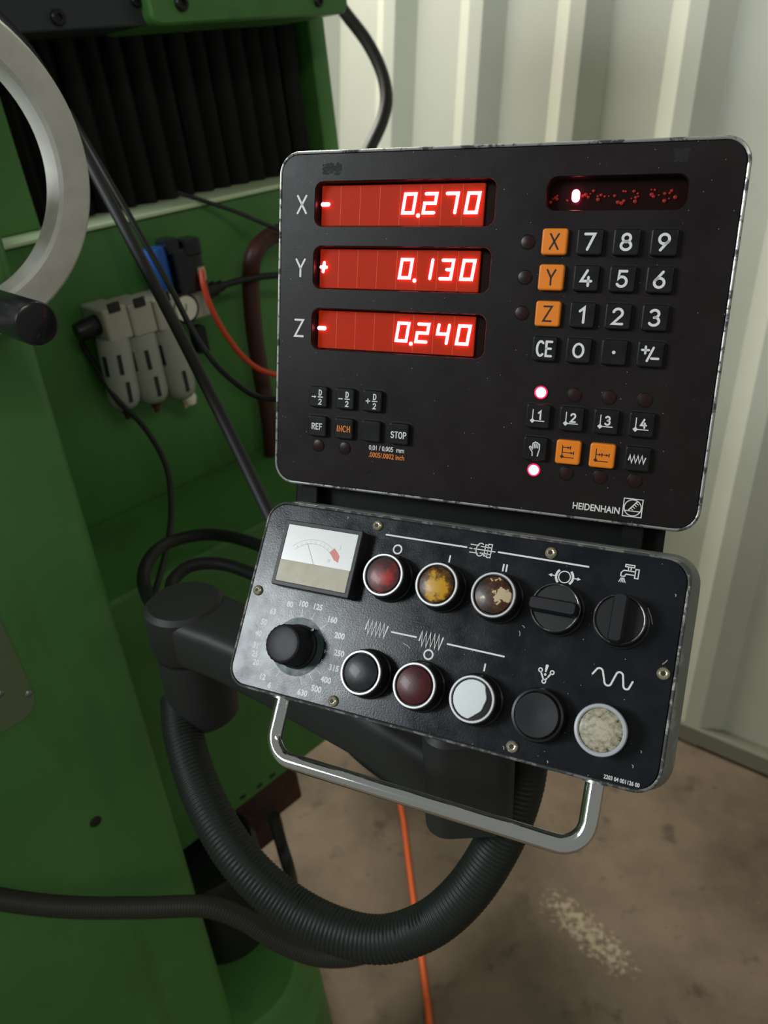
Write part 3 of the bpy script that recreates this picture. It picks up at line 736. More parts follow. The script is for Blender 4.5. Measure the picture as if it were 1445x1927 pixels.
for (wx, wy, ww, wh, wr), num, sign, name in zip(wins[:3], ('0270', '0130', '0240'), (minus, plus, minus), ('X', 'Y', 'Z')):
    w = (wx, wy, ww, wh, wr)
    b = MB(); b.loft([[(x, y, z) for x, y in wl_(w, g)] for g, z in ((.5, 0), (.15, -.0004), (0, -.0009), (0, -.0085))][::-1], cap0=False, cap1=False)
    win = b.build('display_window', M['dro_face'], dro); win['label'] = 'recessed red %s axis display' % name
    MB().poly(wl_(w, -.01), -.0084).build('backing', M['bar_back'], win, smooth=False)
    for k in range(8):
        o = link('display_module', module, win); c = U(124.4 - 13.0 * k, wy + .1); o.location = (c[0], c[1], RZ - .0006)
    for k in range(7):
        o = link('module_gap', gap, win); c = U(117.9 - 13.0 * k, wy + .1); o.location = (c[0], c[1], RZ - .00058)
    for k, ch in enumerate(num):
        c = U(85.4 + 13.0 * k, wy - .6); o = link('digit', dig[ch], win); o.location = (c[0], c[1], RZ + .0007)
    c = U(91.3, wy + 6.2); o = link('decimal_point', dot, win); o.location = (c[0], c[1], RZ + .0007)
    c = U(30.2, wy - .6); o = link('sign', sign, win); o.location = (c[0], c[1], RZ + .0007)
# bar of diodes
w = wins[3]
b = MB(); b.loft([[(x, y, z) for x, y in wl_(w, g)] for g, z in ((.5, 0), (.15, -.0004), (0, -.0009), (0, -.008))][::-1], cap0=False, cap1=False)
win = b.build('bar_window', M['dro_face'], dro); win['label'] = 'dark red row of diodes, the second one lit'
MB().poly(wl_(w, -.01), -.0079).build('backing', M['bar_back'], win, smooth=False)
bead = MB().lathe((0, 0, 0), [(.0011, 0), (.0010, .0005), (0, .0009)], 8).mesh('diode', M['bead'])
for k in range(8):
    for q in range(6):
        x = 172 + 8.6 * k + random.uniform(-3.2, 3.2); y = 27.6 + random.uniform(-3.6, 3.6)
        if abs(x - 183) < 3.4: continue
        o = link('diode', bead, win); c = U(x, y); o.location = (c[0], c[1], -.0074); sc_ = random.choice((.45, .6, .8, 1.0)); o.scale = (sc_, sc_, sc_)
c = U(183.0, 27.3); MB().pad(c, .0042, .0066, .0021, [(0, -.0065), (0, -.0050), (.0006, -.0046)], n=6).build('lit_diode', M['lens_lit'], win)

# axis letters
for ch, y in (('X', 31.2), ('Y', 68.9), ('Z', 106.0)):
    lettering(MB(), ch, U(16.4, y), .0102, .00125, .00009, sx=1.08).build('axis_letter', M['white_print'], dro, smooth=False)

# keys
KH = .0034
def key_mesh(sz, material): return MB().pad((0, 0), sz, sz, .0016, [(0, -.001), (.0, KH - .0011), (.00035, KH - .0003), (.0010, KH)], n=4).mesh('key', material, True, 12)
kb, ko, kb2 = key_mesh(.0141, M['key_black']), key_mesh(.0141, M['key_orange']), key_mesh(.0134, M['key_black'])
LZ = KH + .00008
socket = MB().pad((0, 0), .0154, .0154, .0022, [(0, .00003), (.0, .00006)], n=4).mesh('key_well', M['groove'])
def key(x, y, me, sock=True):
    k = link('key', me, dro); k.location = (*U(x, y), 0)
    o = link('key_well', socket, k); 
    return k
def legend(k, fn, material):
    b = MB(); fn(b); b.build('legend', material, k, smooth=False)
def L_(s, h=.0082, w=.00135, sx=1.0, off=(0, 0), gap=.16): return lambda b: lettering(b, s, off, h, w, LZ, gap, sx)
XC = (175.0, 194.2, 213.5, 232.8); YR = (52.5, 71.6, 91.4, 110.8)
rows = ('X789', 'Y456', 'Z123')
for r, y in zip(rows, YR):
    for ch, x in zip(r, XC):
        orange = ch in 'XYZ'
        k = key(x, y, ko if orange else kb)
        legend(k, L_(ch, .0080, .0010 if orange else .0014, 1.05 if orange else 1.15), M['dark_print'] if orange else M['white_print'])
k = key(XC[0], YR[3], kb); legend(k, L_('CE', .0080, .0013, .82, gap=.12), M['white_print'])
k = key(XC[1], YR[3], kb); legend(k, lambda b: b.ribbon(arc(0, 0, .0027, .0036, 0, 360, 28), .0013, LZ, closed=True), M['white_print'])
k = key(XC[2], YR[3], kb); legend(k, lambda b: b.disc((0, 0), .00095, LZ), M['white_print'])
def pm(b):
    b.ribbon([(-.0045, .0022), (-.0009, .0022)], .0012, LZ); b.ribbon([(-.0027, .0040), (-.0027, .0004)], .0012, LZ)
    b.ribbon([(.0014, .0036), (-.0014, -.0036)], .0012, LZ); b.ribbon([(.0008, -.0022), (.0044, -.0022)], .0012, LZ)
k = key(XC[3], YR[3], kb); legend(k, pm, M['white_print'])
def datum(n):
    def f(b):
        b.ribbon([(-.0030, .0040), (-.0030, -.0026), (.0040, -.0026)], .00055, LZ, caps=False)
        b.poly([(-.0045, -.0026), (-.0030, -.0041), (-.0015, -.0026), (-.0030, -.0011)], LZ + .00002)
        lettering(b, n, (.0010, .0008), .0046, .0010, LZ, .1, 1.0)
    return f
for n, x in zip('1234', XC):
    k = key(x, 149.5, kb); legend(k, datum(n), M['white_print'])
def hand(b):
    w = .00062
    b.ribbon([(-.0012, -.0040), (-.0014, -.0018), (-.0030, .0004)] + arc(-.0027, .0009, .0005, .0005, 210, 30, 6) + [(-.0014, -.0002), (-.0014, .0026)] + arc(-.0009, .0030, .0005, .0006, 180, 0, 6) + [(-.0004, .0006)], w, LZ)
    b.ribbon([(-.0004, .0030)] + arc(.0001, .0036, .0005, .0006, 180, 0, 6) + [(.0006, .0008)], w, LZ)
    b.ribbon([(.0006, .0030)] + arc(.0011, .0033, .0005, .0006, 180, 0, 6) + [(.0016, .0008)], w, LZ)
    b.ribbon([(.0016, .0024)] + arc(.0021, .0026, .0005, .0006, 180, 0, 6) + [(.0027, .0000), (.0022, -.0020), (.0018, -.0040)], w, LZ)
k = key(XC[0], 168.7, kb); legend(k, hand, M['white_print'])
def diamond(b, x, y, r=.0012): b.poly([(x - r, y), (x, y - r), (x + r, y), (x, y + r)], LZ + .00002)
def dim_abs(b):
    w = .0005
    b.ribbon([(-.0032, .0040), (-.0032, -.0030), (.0036, -.0030)], w, LZ, caps=False); diamond(b, -.0032, -.0026)
    b.ribbon([(-.0032, .0028), (.0010, .0028)], w, LZ); b.poly([(-.0004, .0036), (.0010, .0028), (-.0004, .0020)], LZ + .00002); b.ribbon([(.0013, .0037), (.0013, .0019)], w, LZ)
    b.ribbon([(-.0032, -.0002), (.0032, -.0002)], w, LZ); b.poly([(.0016, .0006), (.0030, -.0002), (.0016, -.0010)], LZ + .00002); b.ribbon([(.0033, .0007), (.0033, -.0011)], w, LZ)
def dim_inc(b):
    w = .0005
    b.ribbon([(-.0034, .0040), (-.0034, -.0032), (.0036, -.0032)], w, LZ, caps=False); diamond(b, -.0034, -.0026)
    b.ribbon([(-.0034, .0006), (.0038, .0006)], w, LZ)
    for x in (-.0004, .0036): b.poly([(x - .0014, .0014), (x, .0006), (x - .0014, -.0002)], LZ + .00002); b.ribbon([(x + .0003, .0015), (x + .0003, -.0003)], w, LZ)
k = key(XC[1], 168.8, ko); legend(k, dim_abs, M['dark_print'])
k = key(XC[2], 168.9, ko); legend(k, dim_inc, M['dark_print'])
def zig(b):
    P = [(-.0046, -.0006)]
    for i in range(8): P.append((-.0040 + .00108 * i, (.0021 if i % 2 == 0 else -.0021)))
    b.ribbon(P + [(.0044, .0010)], .00075, LZ)
k = key(XC[3], 168.9, kb); legend(k, zig, M['white_print'])
XL = (32.7, 51.6, 70.5, 89.4)
def half_d(kind):
    def f(b):
        lettering(b, 'D', (.0018, .0028), .0032, .00065, LZ); lettering(b, '2', (.0018, -.0030), .0032, .00065, LZ)
        b.ribbon([(.0003, 0), (.0035, 0)], .0006, LZ)
        b.ribbon([(-.0040, 0), (-.0014, 0)], .00065, LZ)
        if kind == 'p': b.ribbon([(-.0027, .0013), (-.0027, -.0013)], .00065, LZ)
        if kind == 'a': b.poly([(-.0022, .0009), (-.0010, 0), (-.0022, -.0009)], LZ + .00002)
    return f
for x, kd in zip(XL, 'amp'):
    k = key(x, 148.7, kb2); legend(k, half_d(kd), M['white_print'])
k = key(XL[0], 167.8, kb2); legend(k, L_('REF', .0036, .00062, .95, gap=.2), M['white_print'])
k = key(XL[1], 167.8, kb2); legend(k, L_('INCH', .0036, .00062, .95, gap=.2), M['orange_print'])
k = key(XL[2], 167.8, kb2)
k = key(XL[3], 167.8, kb2); legend(k, L_('STOP', .0038, .00065, .85, off=(0, -.0006), gap=.18), M['white_print'])
# indicator lamps
lens = MB().lathe((0, 0, 0), [(.0038, .0001), (.0036, .0005), (.0020, .0008), (0, .0009)], 24).mesh('indicator_lamp', M['lens_dark'])
lring = MB().lathe((0, 0, 0), [(.0042, -.0003), (.0042, .00035), (.0039, .0005), (.0037, .0003), (.0037, -.0003)], 24).mesh('lamp_rim', M['key_black'])
lit = MB().lathe((0, 0, 0), [(.0031, .0004), (.0029, .0008), (.0014, .0011), (0, .0012)], 24).mesh('lit_core', M['lens_lit'])
lhalo = MB().lathe((0, 0, 0), [(.0041, .0001), (.0039, .0005), (.0030, .0006), (0, .0006)], 24).mesh('indicator_lamp', M['lens_halo'])
for x, y in [(159.6, y) for y in YR[:3]] + [(x, 135.8) for x in XC] + [(x, 181.6) for x in XC] + [(x, 180.7) for x in XL[:2]]:
    on = x == XC[0] and y > 130
    o = link('indicator_lamp', lhalo if on else lens, dro); o.location = (*U(x, y), 0)
    link('lamp_rim', lring, o)
    if on: link('lit_core', lit, o); o['label'] = 'glowing red indicator lamp'
# printed notes
text('printed_note', '0,01 / 0,005  mm', .0044, U(80.6, 178.6), .00009, dro, M['white_print'], .00006, .80)
text('printed_note', '.0005/.0002 inch', .0046, U(80.8, 183.2), .00009, dro, M['orange_print'], .00006, .80)
text('maker_name', 'HEIDENHAIN', .0056, U(213.2, 200.4), .00009, dro, M['white_print'], .00010, .82)
b = MB(); c = U(233.5, 197.5); s_ = .0052
b.ribbon([(c[0] - s_, c[1] - s_), (c[0] + s_, c[1] - s_), (c[0] + s_, c[1] + s_), (c[0] - s_, c[1] + s_)], .00055, .00009, closed=True)
b.ribbon(arc(c[0], c[1], .0047, .0047, 0, 360, 40), .00055, .00010, closed=True)
b.ribbon([(c[0] - .0044, c[1] - .0019), (c[0] + .0044, c[1] - .0019)], .00055, .00011)
b.ribbon([(c[0] - .0024, c[1] - .0018), (c[0] + .0020, c[1] + .0036)], .0007, .00011)
for k in range(4): b.ribbon([(c[0] - .0010 + k * .0009, c[1] - .0004 + k * .0011), (c[0] + .0002 + k * .0009, c[1] - .0012 + k * .0011)], .00045, .00012)
b.build('maker_emblem', M['white_print'], dro, smooth=False)
# glue marks left by removed stickers
for x, y, w_, h_ in ((36.5, 11.0, 12, 6), (119, 10.8, 8, 4), (236, 9, 7, 6)):
    b = MB()
    for k in range(90):
        c = U(x + random.uniform(-w_, w_) / 2, y + random.uniform(-h_, h_) / 2); r = random.uniform(.0006, .0014)
        b.poly([(c[0] + r * random.uniform(.5, 1) * math.cos(a), c[1] + r * random.uniform(.5, 1) * math.sin(a)) for a in [i * PI / 3 for i in range(6)]], .00004 + k * 1e-7)
    b.build('glue_mark', M['groove'], dro, smooth=False)

# ================================================================== CONTROL PANEL
LW, LH = .270, .1255
LM = panel_matrix(*cam_frame((-.0766, -.0089, .5253), (.9017, .1285, -.4129), (-.2177, .9599, -.1766)), LW, LH)
pan = empty('control_panel', LM, 'black sloping control panel with round push buttons, dial knob and meter', 'control panel')
def L(x, y): return ((x - 135) / 1000, (125.5 - y) / 1000)
cL = (0, LH / 2)
b = MB(); b.pad((cL[0] + .0024, cL[1] + .0028), LW + .0036, LH + .0040, .0160, [(.014, -.062), (.006, -.058), (.0006, -.045), (0, -.016), (.0030, -.0060), (.0040, -.0042)], n=8).build('enclosure', M['enclosure'], pan)
b = MB()
prof = [(.0035, -.004), (0, -.004), (0, -.0010), (.0005, -.0002), (.0011, 0), (.0016, -.0003), (.0017, -.004)]
b.loft([[(cL[0] + x, cL[1] + y, z) for x, y in rrect(LW - 2 * i, LH - 2 * i, .014 - i, RN)] for i, z in prof], cap0=False, cap1=False).build('rim', M['panel_rim'], pan)
b = MB(); b.loft([[(cL[0] + x, cL[1] + y, z) for x, y in rrect(LW - 2 * i, LH - 2 * i, .014 - i, RN)] for i, z in ((.0015, -.0014), (.0030, -.0014))], cap0=False, cap1=False).build('seal', M['groove'], pan)
b = MB(); b.pad(cL, LW - .0044, LH - .0044, .0118, [(0, -.0025), (0, -.0002), (.0003, 0)], n=RN).build('face_plate', M['panel_face'], pan, ang=8)
PZ = .00008
# screws
scr = MB().lathe((0, 0, 0), [(.0034, 0), (.0034, .0007), (.0029, .0017), (.0019, .0022), (.0017, .0021), (0, .0021)], 24).mesh('screw', M['screw'])
skt = MB().poly([((.0016 if i % 2 == 0 else .00115) * math.cos(i * PI / 6), (.0016 if i % 2 == 0 else .00115) * math.sin(i * PI / 6)) for i in range(12)], .00218).mesh('socket', M['socket'], False)
for x, y in ((82.5, 7.5), (193.7, 8.0), (7.6, 62.4), (263.2, 62.7), (79.4, 119.2), (192.1, 118.4)):
    o = link('screw', scr, pan); o.location = (*L(x, y), 0); o.rotation_euler = (0, 0, random.uniform(0, 1)); link('socket', skt, o)
# meter
mx0, mx1, my0, my1 = 21.6, 78.2, 13.8, 57.0
c = L((mx0 + mx1) / 2, (my0 + my1) / 2); w_, h_ = (mx1 - mx0) * mm, (my1 - my0) * mm; MH = .0100
b = MB(); b.pad(c, w_, h_, .0012, [(0, 0), (0, MH - .0006), (.0005, MH), (.0026, MH), (.0030, MH - .0006)], n=3)
met = b.build('meter', M['meter_frame'], pan, ang=12); met['label'] = 'analogue load meter with white dial'
yd = L(0, my0 + 26.2)[1]
x0, x1 = L(mx0 + 2.9, 0)[0], L(mx1 - 2.9, 0)[0]; yt, yb = L(0, my0 + 2.9)[1], L(0, my1 - 2.9)[1]
MB().box(x0, x1, yd, yt, MH - .0008, MH - .0003).build('dial', M['dial_white'], met, smooth=False)
MB().box(x0, x1, yb, yd, MH - .0008, MH + .0002, .0003).build('lower_cover', M['dial_beige'], met, smooth=False)
mz_ = MH - .00026
pvt = (c[0] - .003, yd - .004)
def parc(r, a0, a1): return arc(pvt[0], pvt[1], r, r * .92, a0, a1, 20)
b = MB(); b.ribbon(parc(.0215, 138, 30), .00022, mz_, caps=False).ribbon(parc(.0185, 138, 30), .00022, mz_, caps=False)
for a in range(40, 139, 10): b.ribbon([parc(.0185, a, a)[0], parc(.0202, a, a)[0]], .00018, mz_, caps=False)
b.build('scale', M['grey_mark'], met, smooth=False)
b = MB(); A_, B_ = parc(.0228, 52, 34), parc(.0182, 52, 34); b.poly(A_ + [parc(.0205, 24, 24)[0]] + B_[::-1], mz_ + .00002); b.build('red_zone', M['red_mark'], met, smooth=False)
b = MB(); p = parc(.0262, 46, 46)[0]; b.ribbon([(p[0], p[1] + .001), (p[0], p[1] - .001)], .0003, mz_)
p = parc(.0152, 36, 36)[0]
for dx in (-.0005, .0005): b.ribbon([(p[0] + dx, p[1] + .0008), (p[0] + dx, p[1] - .0008)], .0003, mz_)
b.build('scale_mark', M['grey_mark'], met, smooth=False)
MB().ribbon([(c[0] - .001, yd), (c[0] - .0085, yd + .0125)], .00035, mz_ + .00004).build('needle', M['grey_mark'], met, smooth=False)

# printed lines and symbols
wp = M['white_print']
def stroke(name, fn): b = MB(); fn(b); return b.build(name, wp, pan, smooth=False)
for a, b_ in (((89.6, 12.2), (143.1, 12.2)), ((163.1, 12.2), (215.7, 12.6)), ((107.3, 70.9), (123.5, 70.9)), ((143.6, 71.0), (178.0, 71.3))):
    stroke('printed_line', lambda b: b.ribbon([L(*a), L(*b_)], .0010, PZ))
def sym(x, y):
    o = L(x, y); return lambda dx, dy: (o[0] + dx * mm, o[1] + dy * mm)
def ring_at(x, y, r=2.7, w=1.0): stroke('printed_symbol', lambda b: b.ribbon(arc(*L(x, y), r * mm, r * mm, 0, 360, 28), w * mm, PZ, closed=True))
ring_at(99.3, 20.3); ring_at(133.3, 79.4)
def bars(x, y, offs): stroke('printed_symbol', lambda b: [b.ribbon([L(x + o, y - 2.2), L(x + o, y + 2.2)], .001, PZ, caps=False) for o in offs])
bars(134.1, 20.9, (0,)); bars(168.7, 20.9, (-1, 1)); bars(168.2, 79.6, (0,))
def spindle(b):
    p = sym(153, 12.4); w = .0006
    for dy in (-2.4, 2.4): b.ribbon([p(-7.5, dy), p(-2.5, dy)], w, PZ)
    b.ribbon([p(-8, 0), p(-6.4, 0)], w, PZ); b.ribbon([p(-5.2, 0), p(8, 0)], w, PZ)
    b.ribbon([p(*q) for q in arc(-1.2, 0, 2.6, 3.9, 60, 330, 24)], w, PZ)
    for x0_, x1_, hh in ((1.6, 3.4, 3.4), (3.4, 5.6, 4.0)):
        b.ribbon([p(x0_, -hh), p(x1_, -hh), p(x1_, hh), p(x0_, hh)], w, PZ, closed=True)
    for dy in (-2, 2): b.ribbon([p(-1, dy), p(5.6, dy)], w, PZ)
stroke('printed_symbol', spindle)
def brake(b):
    p = sym(203.6, 20.5)
    b.ribbon([p(*q) for q in arc(0, 0, 3.3, 3.3, 0, 360, 28)], .0006, PZ, closed=True)
    for s_ in (1, -1):
        b.ribbon([p(s_ * q[0], q[1]) for q in arc(0, 0, 4.8, 4.8, -48, 48, 12)], .0013, PZ, caps=False)
        b.ribbon([p(s_ * 5.4, 0), p(s_ * 8.2, 0)], .0006, PZ); b.poly([p(s_ * 7.2, 1.0)] + ([p(s_ * 9.2, 0)] ) + [p(s_ * 7.2, -1.0)], PZ + .00002)
stroke('printed_symbol', brake)
def tap(b):
    p = sym(238.1, 13.2); w = .0006
    b.ribbon([p(-4.4, -1.6), p(-4.4, .4), p(-3.2, 1.8), p(3.0, 1.8)], w, PZ); b.ribbon([p(-2.2, -1.6), p(-2.2, -.8), p(-1.6, -.2), p(3.0, -.2)], w, PZ); b.ribbon([p(-4.4, -1.6), p(-2.2, -1.6)], w, PZ)
    b.ribbon([p(3.0, 3.2), p(4.8, 3.2), p(4.8, -1.8), p(3.0, -1.8)], w, PZ, closed=True)
    b.ribbon([p(-.9, 1.8), p(-.9, 4.2)], w, PZ); b.ribbon([p(.5, 1.8), p(.5, 4.2)], w, PZ); b.ribbon([p(-2.6, 4.0), p(2.2, 4.0), p(2.2, 5.2), p(-2.6, 5.2)], w, PZ, closed=True)
    for dx in (-1.0, -.3, .4, 1.1): b.ribbon([p(-3.3 + dx * .7, -2.6), p(-3.3 + dx * 1.6, -4.9)], .00045, PZ)
stroke('printed_symbol', tap)
def coil(x0_, n_):
    def f(b):
        P = [L(x0_, 72.4)]
        for i in range(n_): P.append(L(x0_ + .8 + i * 1.36, 66.8 if i % 2 == 0 else 75.4))
        P.append(L(x0_ + .8 + n_ * 1.36, 68.2)); b.ribbon(P, .0009, PZ)
    return f
stroke('printed_symbol', coil(89.8, 10)); stroke('printed_symbol', coil(125.8, 10))
def alarm(b):
    p = sym(202.7, 75.8); w = .0007
    for q in ((-3.0, 1.6), (3.6, 1.4), (-.1, -4.2)): b.ribbon([p(*a) for a in arc(q[0], q[1], 1.0, 1.0, 0, 360, 14)], w, PZ, closed=True)
    b.ribbon([p(-2.6, .6), p(-.5, -3.3)], .0009, PZ)
    b.ribbon([p(.5, -3.4), p(1.2, -2.4)], .0009, PZ); b.ribbon([p(1.8, -1.5), p(2.9, .5)], .0009, PZ)
    b.poly([p(-.4, 1.0), p(.4, 1.0), p(1.1, 4.6), p(.7, 5.2), p(-.2, 5.2), p(-.6, 4.6)], PZ); b.disc(p(0, -.4), .0007, PZ)
stroke('printed_symbol', alarm)
def sine(b):
    p = sym(238.2, 70.5)
    P = [p(-10.5, .2)] + [p(*q) for q in arc(-7.2, 1.9, 1.9, 2.0, 140, 25, 8)] + [p(*q) for q in arc(-1.9, -2.4, 1.9, 2.0, 205, 325, 8)] + [p(*q) for q in arc(3.4, 1.9, 1.9, 2.0, 145, 25, 8)] + [p(*q) for q in arc(7.8, -2.4, 1.7, 1.9, 205, 320, 8)] + [p(10.5, .2)]
    b.ribbon(P, .0010, PZ)
stroke('printed_symbol', sine)
text('serial_number', '2203 04 001126 00', .0029, L(251.0, 121.3), PZ, pan, wp, .00006, .80)
# speed dial
kc = (46.4, 92.2)
disc = MB().lathe((*L(*kc), 0), [(.0185, .00003), (.0185, .00007), (0, .00007)], 48).build('dial_disc', M['teal_disc'], pan, smooth=False)
for s_, x, y in (('6', 33.1, 119.9), ('12', 26.6, 115.9), ('20', 19.4, 108.1), ('25', 17.1, 103.1), ("31'", 16.7, 97.6), ('40', 16.0, 89.7), ('50', 17.9, 81.9), ('63', 22.6, 74.0), ('80', 33.8, 67.3), ('100', 43.3, 65.3), ('125', 54.0, 65.4), ('160', 66.0, 71.4), ('200', 73.6, 80.1), ('250', 76.0, 90.6), ('315', 74.7, 100.1), ('400', 71.2, 108.2), ('500', 66.1, 114.9), ('630', 57.3, 119.2)):
    text('dial_number', s_, .0050, L(x, y), PZ, pan, wp, .00022, .95)
    dx, dy = x - kc[0], y - kc[1]; r_ = math.hypot(dx, dy); dx /= r_; dy /= r_
    a_, b_, e_ = 19.6, 24.0, 1.2
    def tick(b):
        b.ribbon([L(kc[0] + dx * a_, kc[1] + dy * a_), L(kc[0] + dx * b_, kc[1] + dy * b_)], .00038, PZ + .00001, caps=False)
        b.ribbon([L(kc[0] + dx * a_ - dy * e_, kc[1] + dy * a_ + dx * e_), L(kc[0] + dx * a_ + dy * e_, kc[1] + dy * a_ - dx * e_)], .00038, PZ + .00001, caps=False)
    stroke('dial_tick', tick)
b = MB(); seg = 48; rings = []
for r, z, fl_ in ((.0140, .0003, 0), (.0140, .0025, 0), (.0128, .0030, 0), (.0128, .0035, 1), (.0121, .0182, 1), (.0116, .0197, .5), (.0106, .0202, 0), (.0096, .0199, 0), (.0040, .0197, 0)):
    c = L(*kc); rings.append([(c[0] + (r + fl_ * .00025 * math.cos(24 * 2 * PI * j / seg)) * math.cos(2 * PI * j / seg), c[1] + (r + fl_ * .00025 * math.cos(24 * 2 * PI * j / seg)) * math.sin(2 * PI * j / seg), z) for j in range(seg)])
b.loft(rings); knob = b.build('speed_knob', M['soft_black'], pan); knob['label'] = 'glossy black dial knob'
pa = math.radians(52); c = L(*kc); pd = (math.cos(pa), math.sin(pa))
b = MB(); q0 = (c[0] + pd[0] * .0118, c[1] + pd[1] * .0118); q1 = (c[0] + pd[0] * .0165, c[1] + pd[1] * .0165); sx_ = (-pd[1] * .0022, pd[0] * .0022)
T = [(q0[0] + sx_[0], q0[1] + sx_[1]), (q0[0] - sx_[0], q0[1] - sx_[1]), q1]
b.loft([[(x, y, .0003) for x, y in T], [(x, y, .0032) for x, y in T]]).build('pointer', M['gloss_black'], knob, smooth=False)
# push buttons
BX = (99.2, 133.9, 168.5, 203.0, 237.6); BH = .0140
collar = MB().lathe((0, 0, 0), [(.0150, 0), (.0150, .0018), (.0142, .0024), (.0140, .0105), (.0134, .0123), (.0120, .0126)], 40).mesh('push_button', M['collar'])
bez = MB().lathe((0, 0, 0), [(.0131, .0108), (.0133, .0123), (.0132, BH - .0004), (.0128, BH), (.0118, BH), (.0114, BH - .0004), (.0113, BH - .0022)], 48).mesh('bezel', M['bezel'])
def cap_mesh(name, material, dome=.0010):
    return MB().lathe((0, 0, 0), [(.01095, BH - .0030), (.01095, BH - .0012), (.0104, BH - .0004), (.0070, BH + dome * .6), (.0030, BH + dome * .95), (0, BH + dome)], 40).mesh(name, material)
def button(x, y, material, label, off=0.0):
    o = link('push_button', collar, pan); o.location = (*L(x, y), 0); o['label'] = label
    link('bezel', bez, o)
    if material: 
        q = link('button_cap', cap_mesh('button_cap', material), o); return o, q
    return o, None
button(BX[0], 39.0, M['cap_red'], 'red push button with painted grey reflection'); button(BX[1], 39.0, M['cap_amber'], 'amber push button')
button(BX[2], 39.1, M['cap_brown'], 'dark brown push button with flaking cap')
button(98.9, 98.3, M['cap_dark'], 'black push button'); button(133.3, 98.3, M['cap_maroon'], 'dark red push button')
o, _ = button(168.0, 98.2, None, 'push button with broken white cap')
MB().lathe((0, 0, 0), [(.0113, BH - .0030), (.0113, BH - .0022), (0, BH - .0022)], 40).build('button_well', M['collar'], o)
b = MB(); P = []
for k in range(48):
    a = 2 * PI * k / 48; r = .0108
    dlt = (a - math.radians(-18) + PI) % (2 * PI) - PI
    if abs(dlt) < 1.25: r = .0108 - .0030 * (math.cos(dlt / 1.25 * PI / 2) ** .6) + .0002 * math.sin(7 * a)
    P.append((r * math.cos(a), r * math.sin(a)))
b.loft([[(x * k_, y * k_, z) for x, y in P] for k_, z in ((1, BH - .0023), (1, BH - .0008), (.97, BH - .0003), (.6, BH + .0001), (.1, BH + .0002))]).build('button_cap', M['cap_white'], o)
# plain black button
o = link('push_button', MB().lathe((0, 0, 0), [(.0150, 0), (.0150, .0018), (.0146, .0072), (.0140, .0094), (.0127, .0098), (.0124, .0070)], 40).mesh('push_button', M['collar']), pan); o.location = (*L(204.1, 98.4), 0); o['label'] = 'plain black push button without metal ring'
MB().lathe((0, 0, 0), [(.0122, .0060), (.0122, .0112), (.0116, .0121), (.0100, .0120), (.0050, .0115), (0, .0113)], 40).build('button_cap', M['soft_black'], o)
# indicator light
o = link('signal_lamp', MB().lathe((0, 0, 0), [(.0136, 0), (.0136, .0090), (.0130, .0092), (.0128, .0092)], 40).mesh('signal_lamp', M['collar']), pan); o.location = (*L(237.8, 98.2), 0); o['label'] = 'signal lamp with dirty cream lens'
MB().lathe((0, 0, 0), [(.0128, .0082), (.0135, .0097), (.0135, .0114), (.0131, .0122), (.0120, .0124), (.0113, .0118), (.0112, .0100)], 48).build('ring', M['bezel_grey'], o)
MB().lathe((0, 0, 0), [(.0112, .0099), (.0112, .0109), (.0085, .0115), (.0040, .0118), (0, .0119)], 40).build('lens', M['cap_cream'], o)
# selector switches
ring_m = MB().lathe((0, 0, 0), [(.0130, .0085), (.0134, .0091), (.0134, .0103), (.0131, .0106), (.0128, .0105), (.0127, .0085)], 48).mesh('ring', M['panel_rim'])
for x, a, nm in ((BX[3], 0, 'selector switch turned crosswise'), (BX[4], 90, 'selector switch turned upright')):
    o = link('selector_switch', MB().lathe((0, 0, 0), [(.0152, 0), (.0152, .0018), (.0143, .0024), (.0138, .0089), (.0126, .0095), (.0126, .0091), (0, .0091)], 40).mesh('selector_switch', M['collar']), pan)
    o.location = (*L(x + .2, 39.6), 0); o['label'] = nm
    link('ring', ring_m, o)
    g = MB(); g.pad((0, 0), .0268, .0082, .0028, [(0, .0085), (0, .0145), (.0006, .0178), (.0012, .0187)], n=5)
    q = g.build('grip', M['soft_black'], o); q.rotation_euler = (0, 0, math.radians(a))
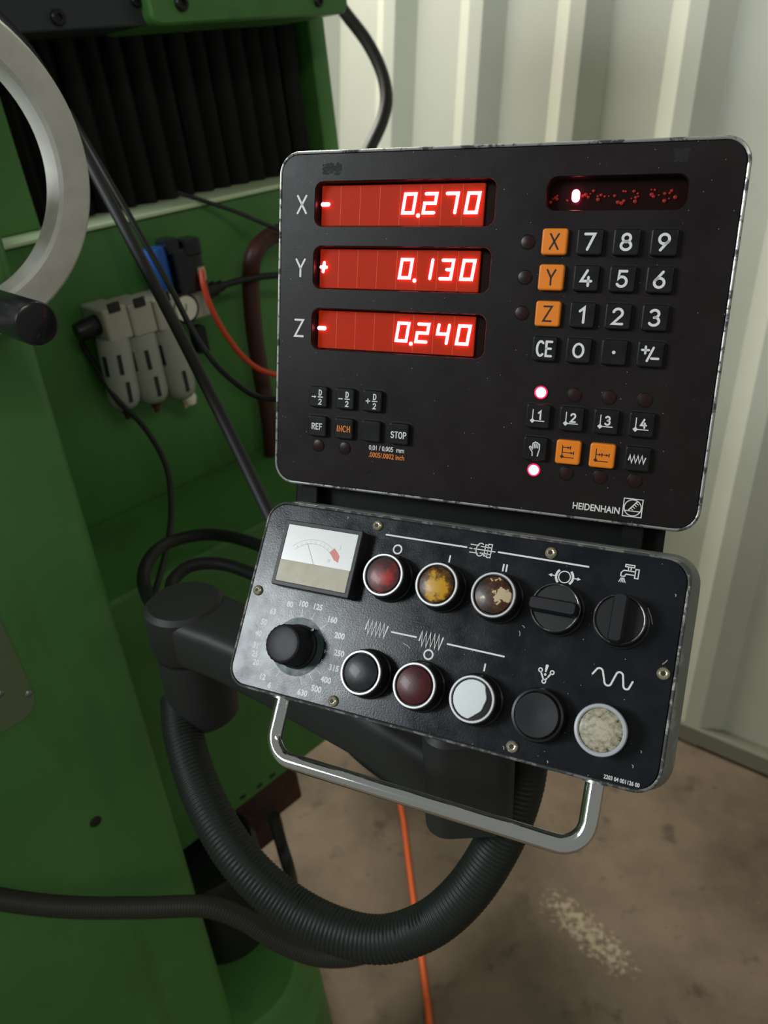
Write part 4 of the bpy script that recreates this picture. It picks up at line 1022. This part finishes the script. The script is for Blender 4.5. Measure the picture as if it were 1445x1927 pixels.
# scratches and paint chips
chips = [((228, 47), (231, 50)), ((250.5, 30), (254, 38)), ((223, 38.5), (226.5, 36.5)), ((185, 52), (186.5, 53)), ((184, 55.5), (184.6, 58)), ((116, 76), (121, 78)), ((262, 58), (264, 55.5)), ((263, 20), (263.3, 21.2)), ((258, 104), (258.4, 105)), ((255, 112), (255.5, 113.3)), ((60, 4.6), (60.3, 5.6)), ((15, 20), (19, 27)), ((13, 31), (13.6, 35)), ((12.5, 85), (14, 88)), ((212, 121), (212.3, 122)), ((187, 119.5), (187.6, 121))]
for p_, q_ in chips:
    md = ((p_[0] + q_[0]) / 2 + .3, (p_[1] + q_[1]) / 2 - .2)
    MB().ribbon([L(*p_), L(*md), L(*q_)], .00042, PZ).build('scratch', M['scratch'], pan, smooth=False)
# chrome handle
hz = -.0065
hp = []
x0_, x1_, yb_, r_ = 41.5, 237.5, 161.5, 15.0
def hl(x, y): p = L(x, y); return (p[0], p[1], hz)
hp += [hl(x0_, 124 + k * (yb_ - r_ - 124) / 4) for k in range(5)]
hp += [hl(x0_ + r_ - r_ * math.cos(a), yb_ - r_ + r_ * math.sin(a)) for a in [PI / 2 * k / 12 for k in range(1, 13)]]
hp += [hl(x0_ + r_ + (x1_ - x0_ - 2 * r_) * k / 8, yb_) for k in range(1, 9)]
hp += [hl(x1_ - r_ + r_ * math.sin(a), yb_ - r_ + r_ * math.cos(a)) for a in [PI / 2 * k / 12 for k in range(1, 13)]]
hp += [hl(x1_, yb_ - r_ - k * (yb_ - r_ - 124) / 4) for k in range(1, 5)]
hd = MB().tube(hp, .0051, 28).build('grab_handle', M['chrome'], pan, ang=60); hd['label'] = 'polished chrome grab handle'
for x in (x0_, x1_):
    p = hl(x, 125.4); MB().lathe(p, [(.0068, -.0006), (.0068, .0008), (.0052, .0010)], 24, axis_mat((0, -1, 0))).build('flange', M['bezel'], hd)
# bracket joining the readout to the panel
bo = UM @ Vector((0, 0, -.030)); 
br = empty('panel_bracket', Matrix.Translation(bo) @ UM.to_3x3().to_4x4(), 'black bracket in the gap between the readout and the control panel', 'bracket')
MB().box(-.128, .118, -.028, .012, -.012, .012, .003).build('bracket_plate', M['dark_enclosure'], br)
for x in (-.112, .100): MB().box(x - .006, x + .006, -.030, .010, .0125, .022, .001).build('lug', M['dark_enclosure'], br)
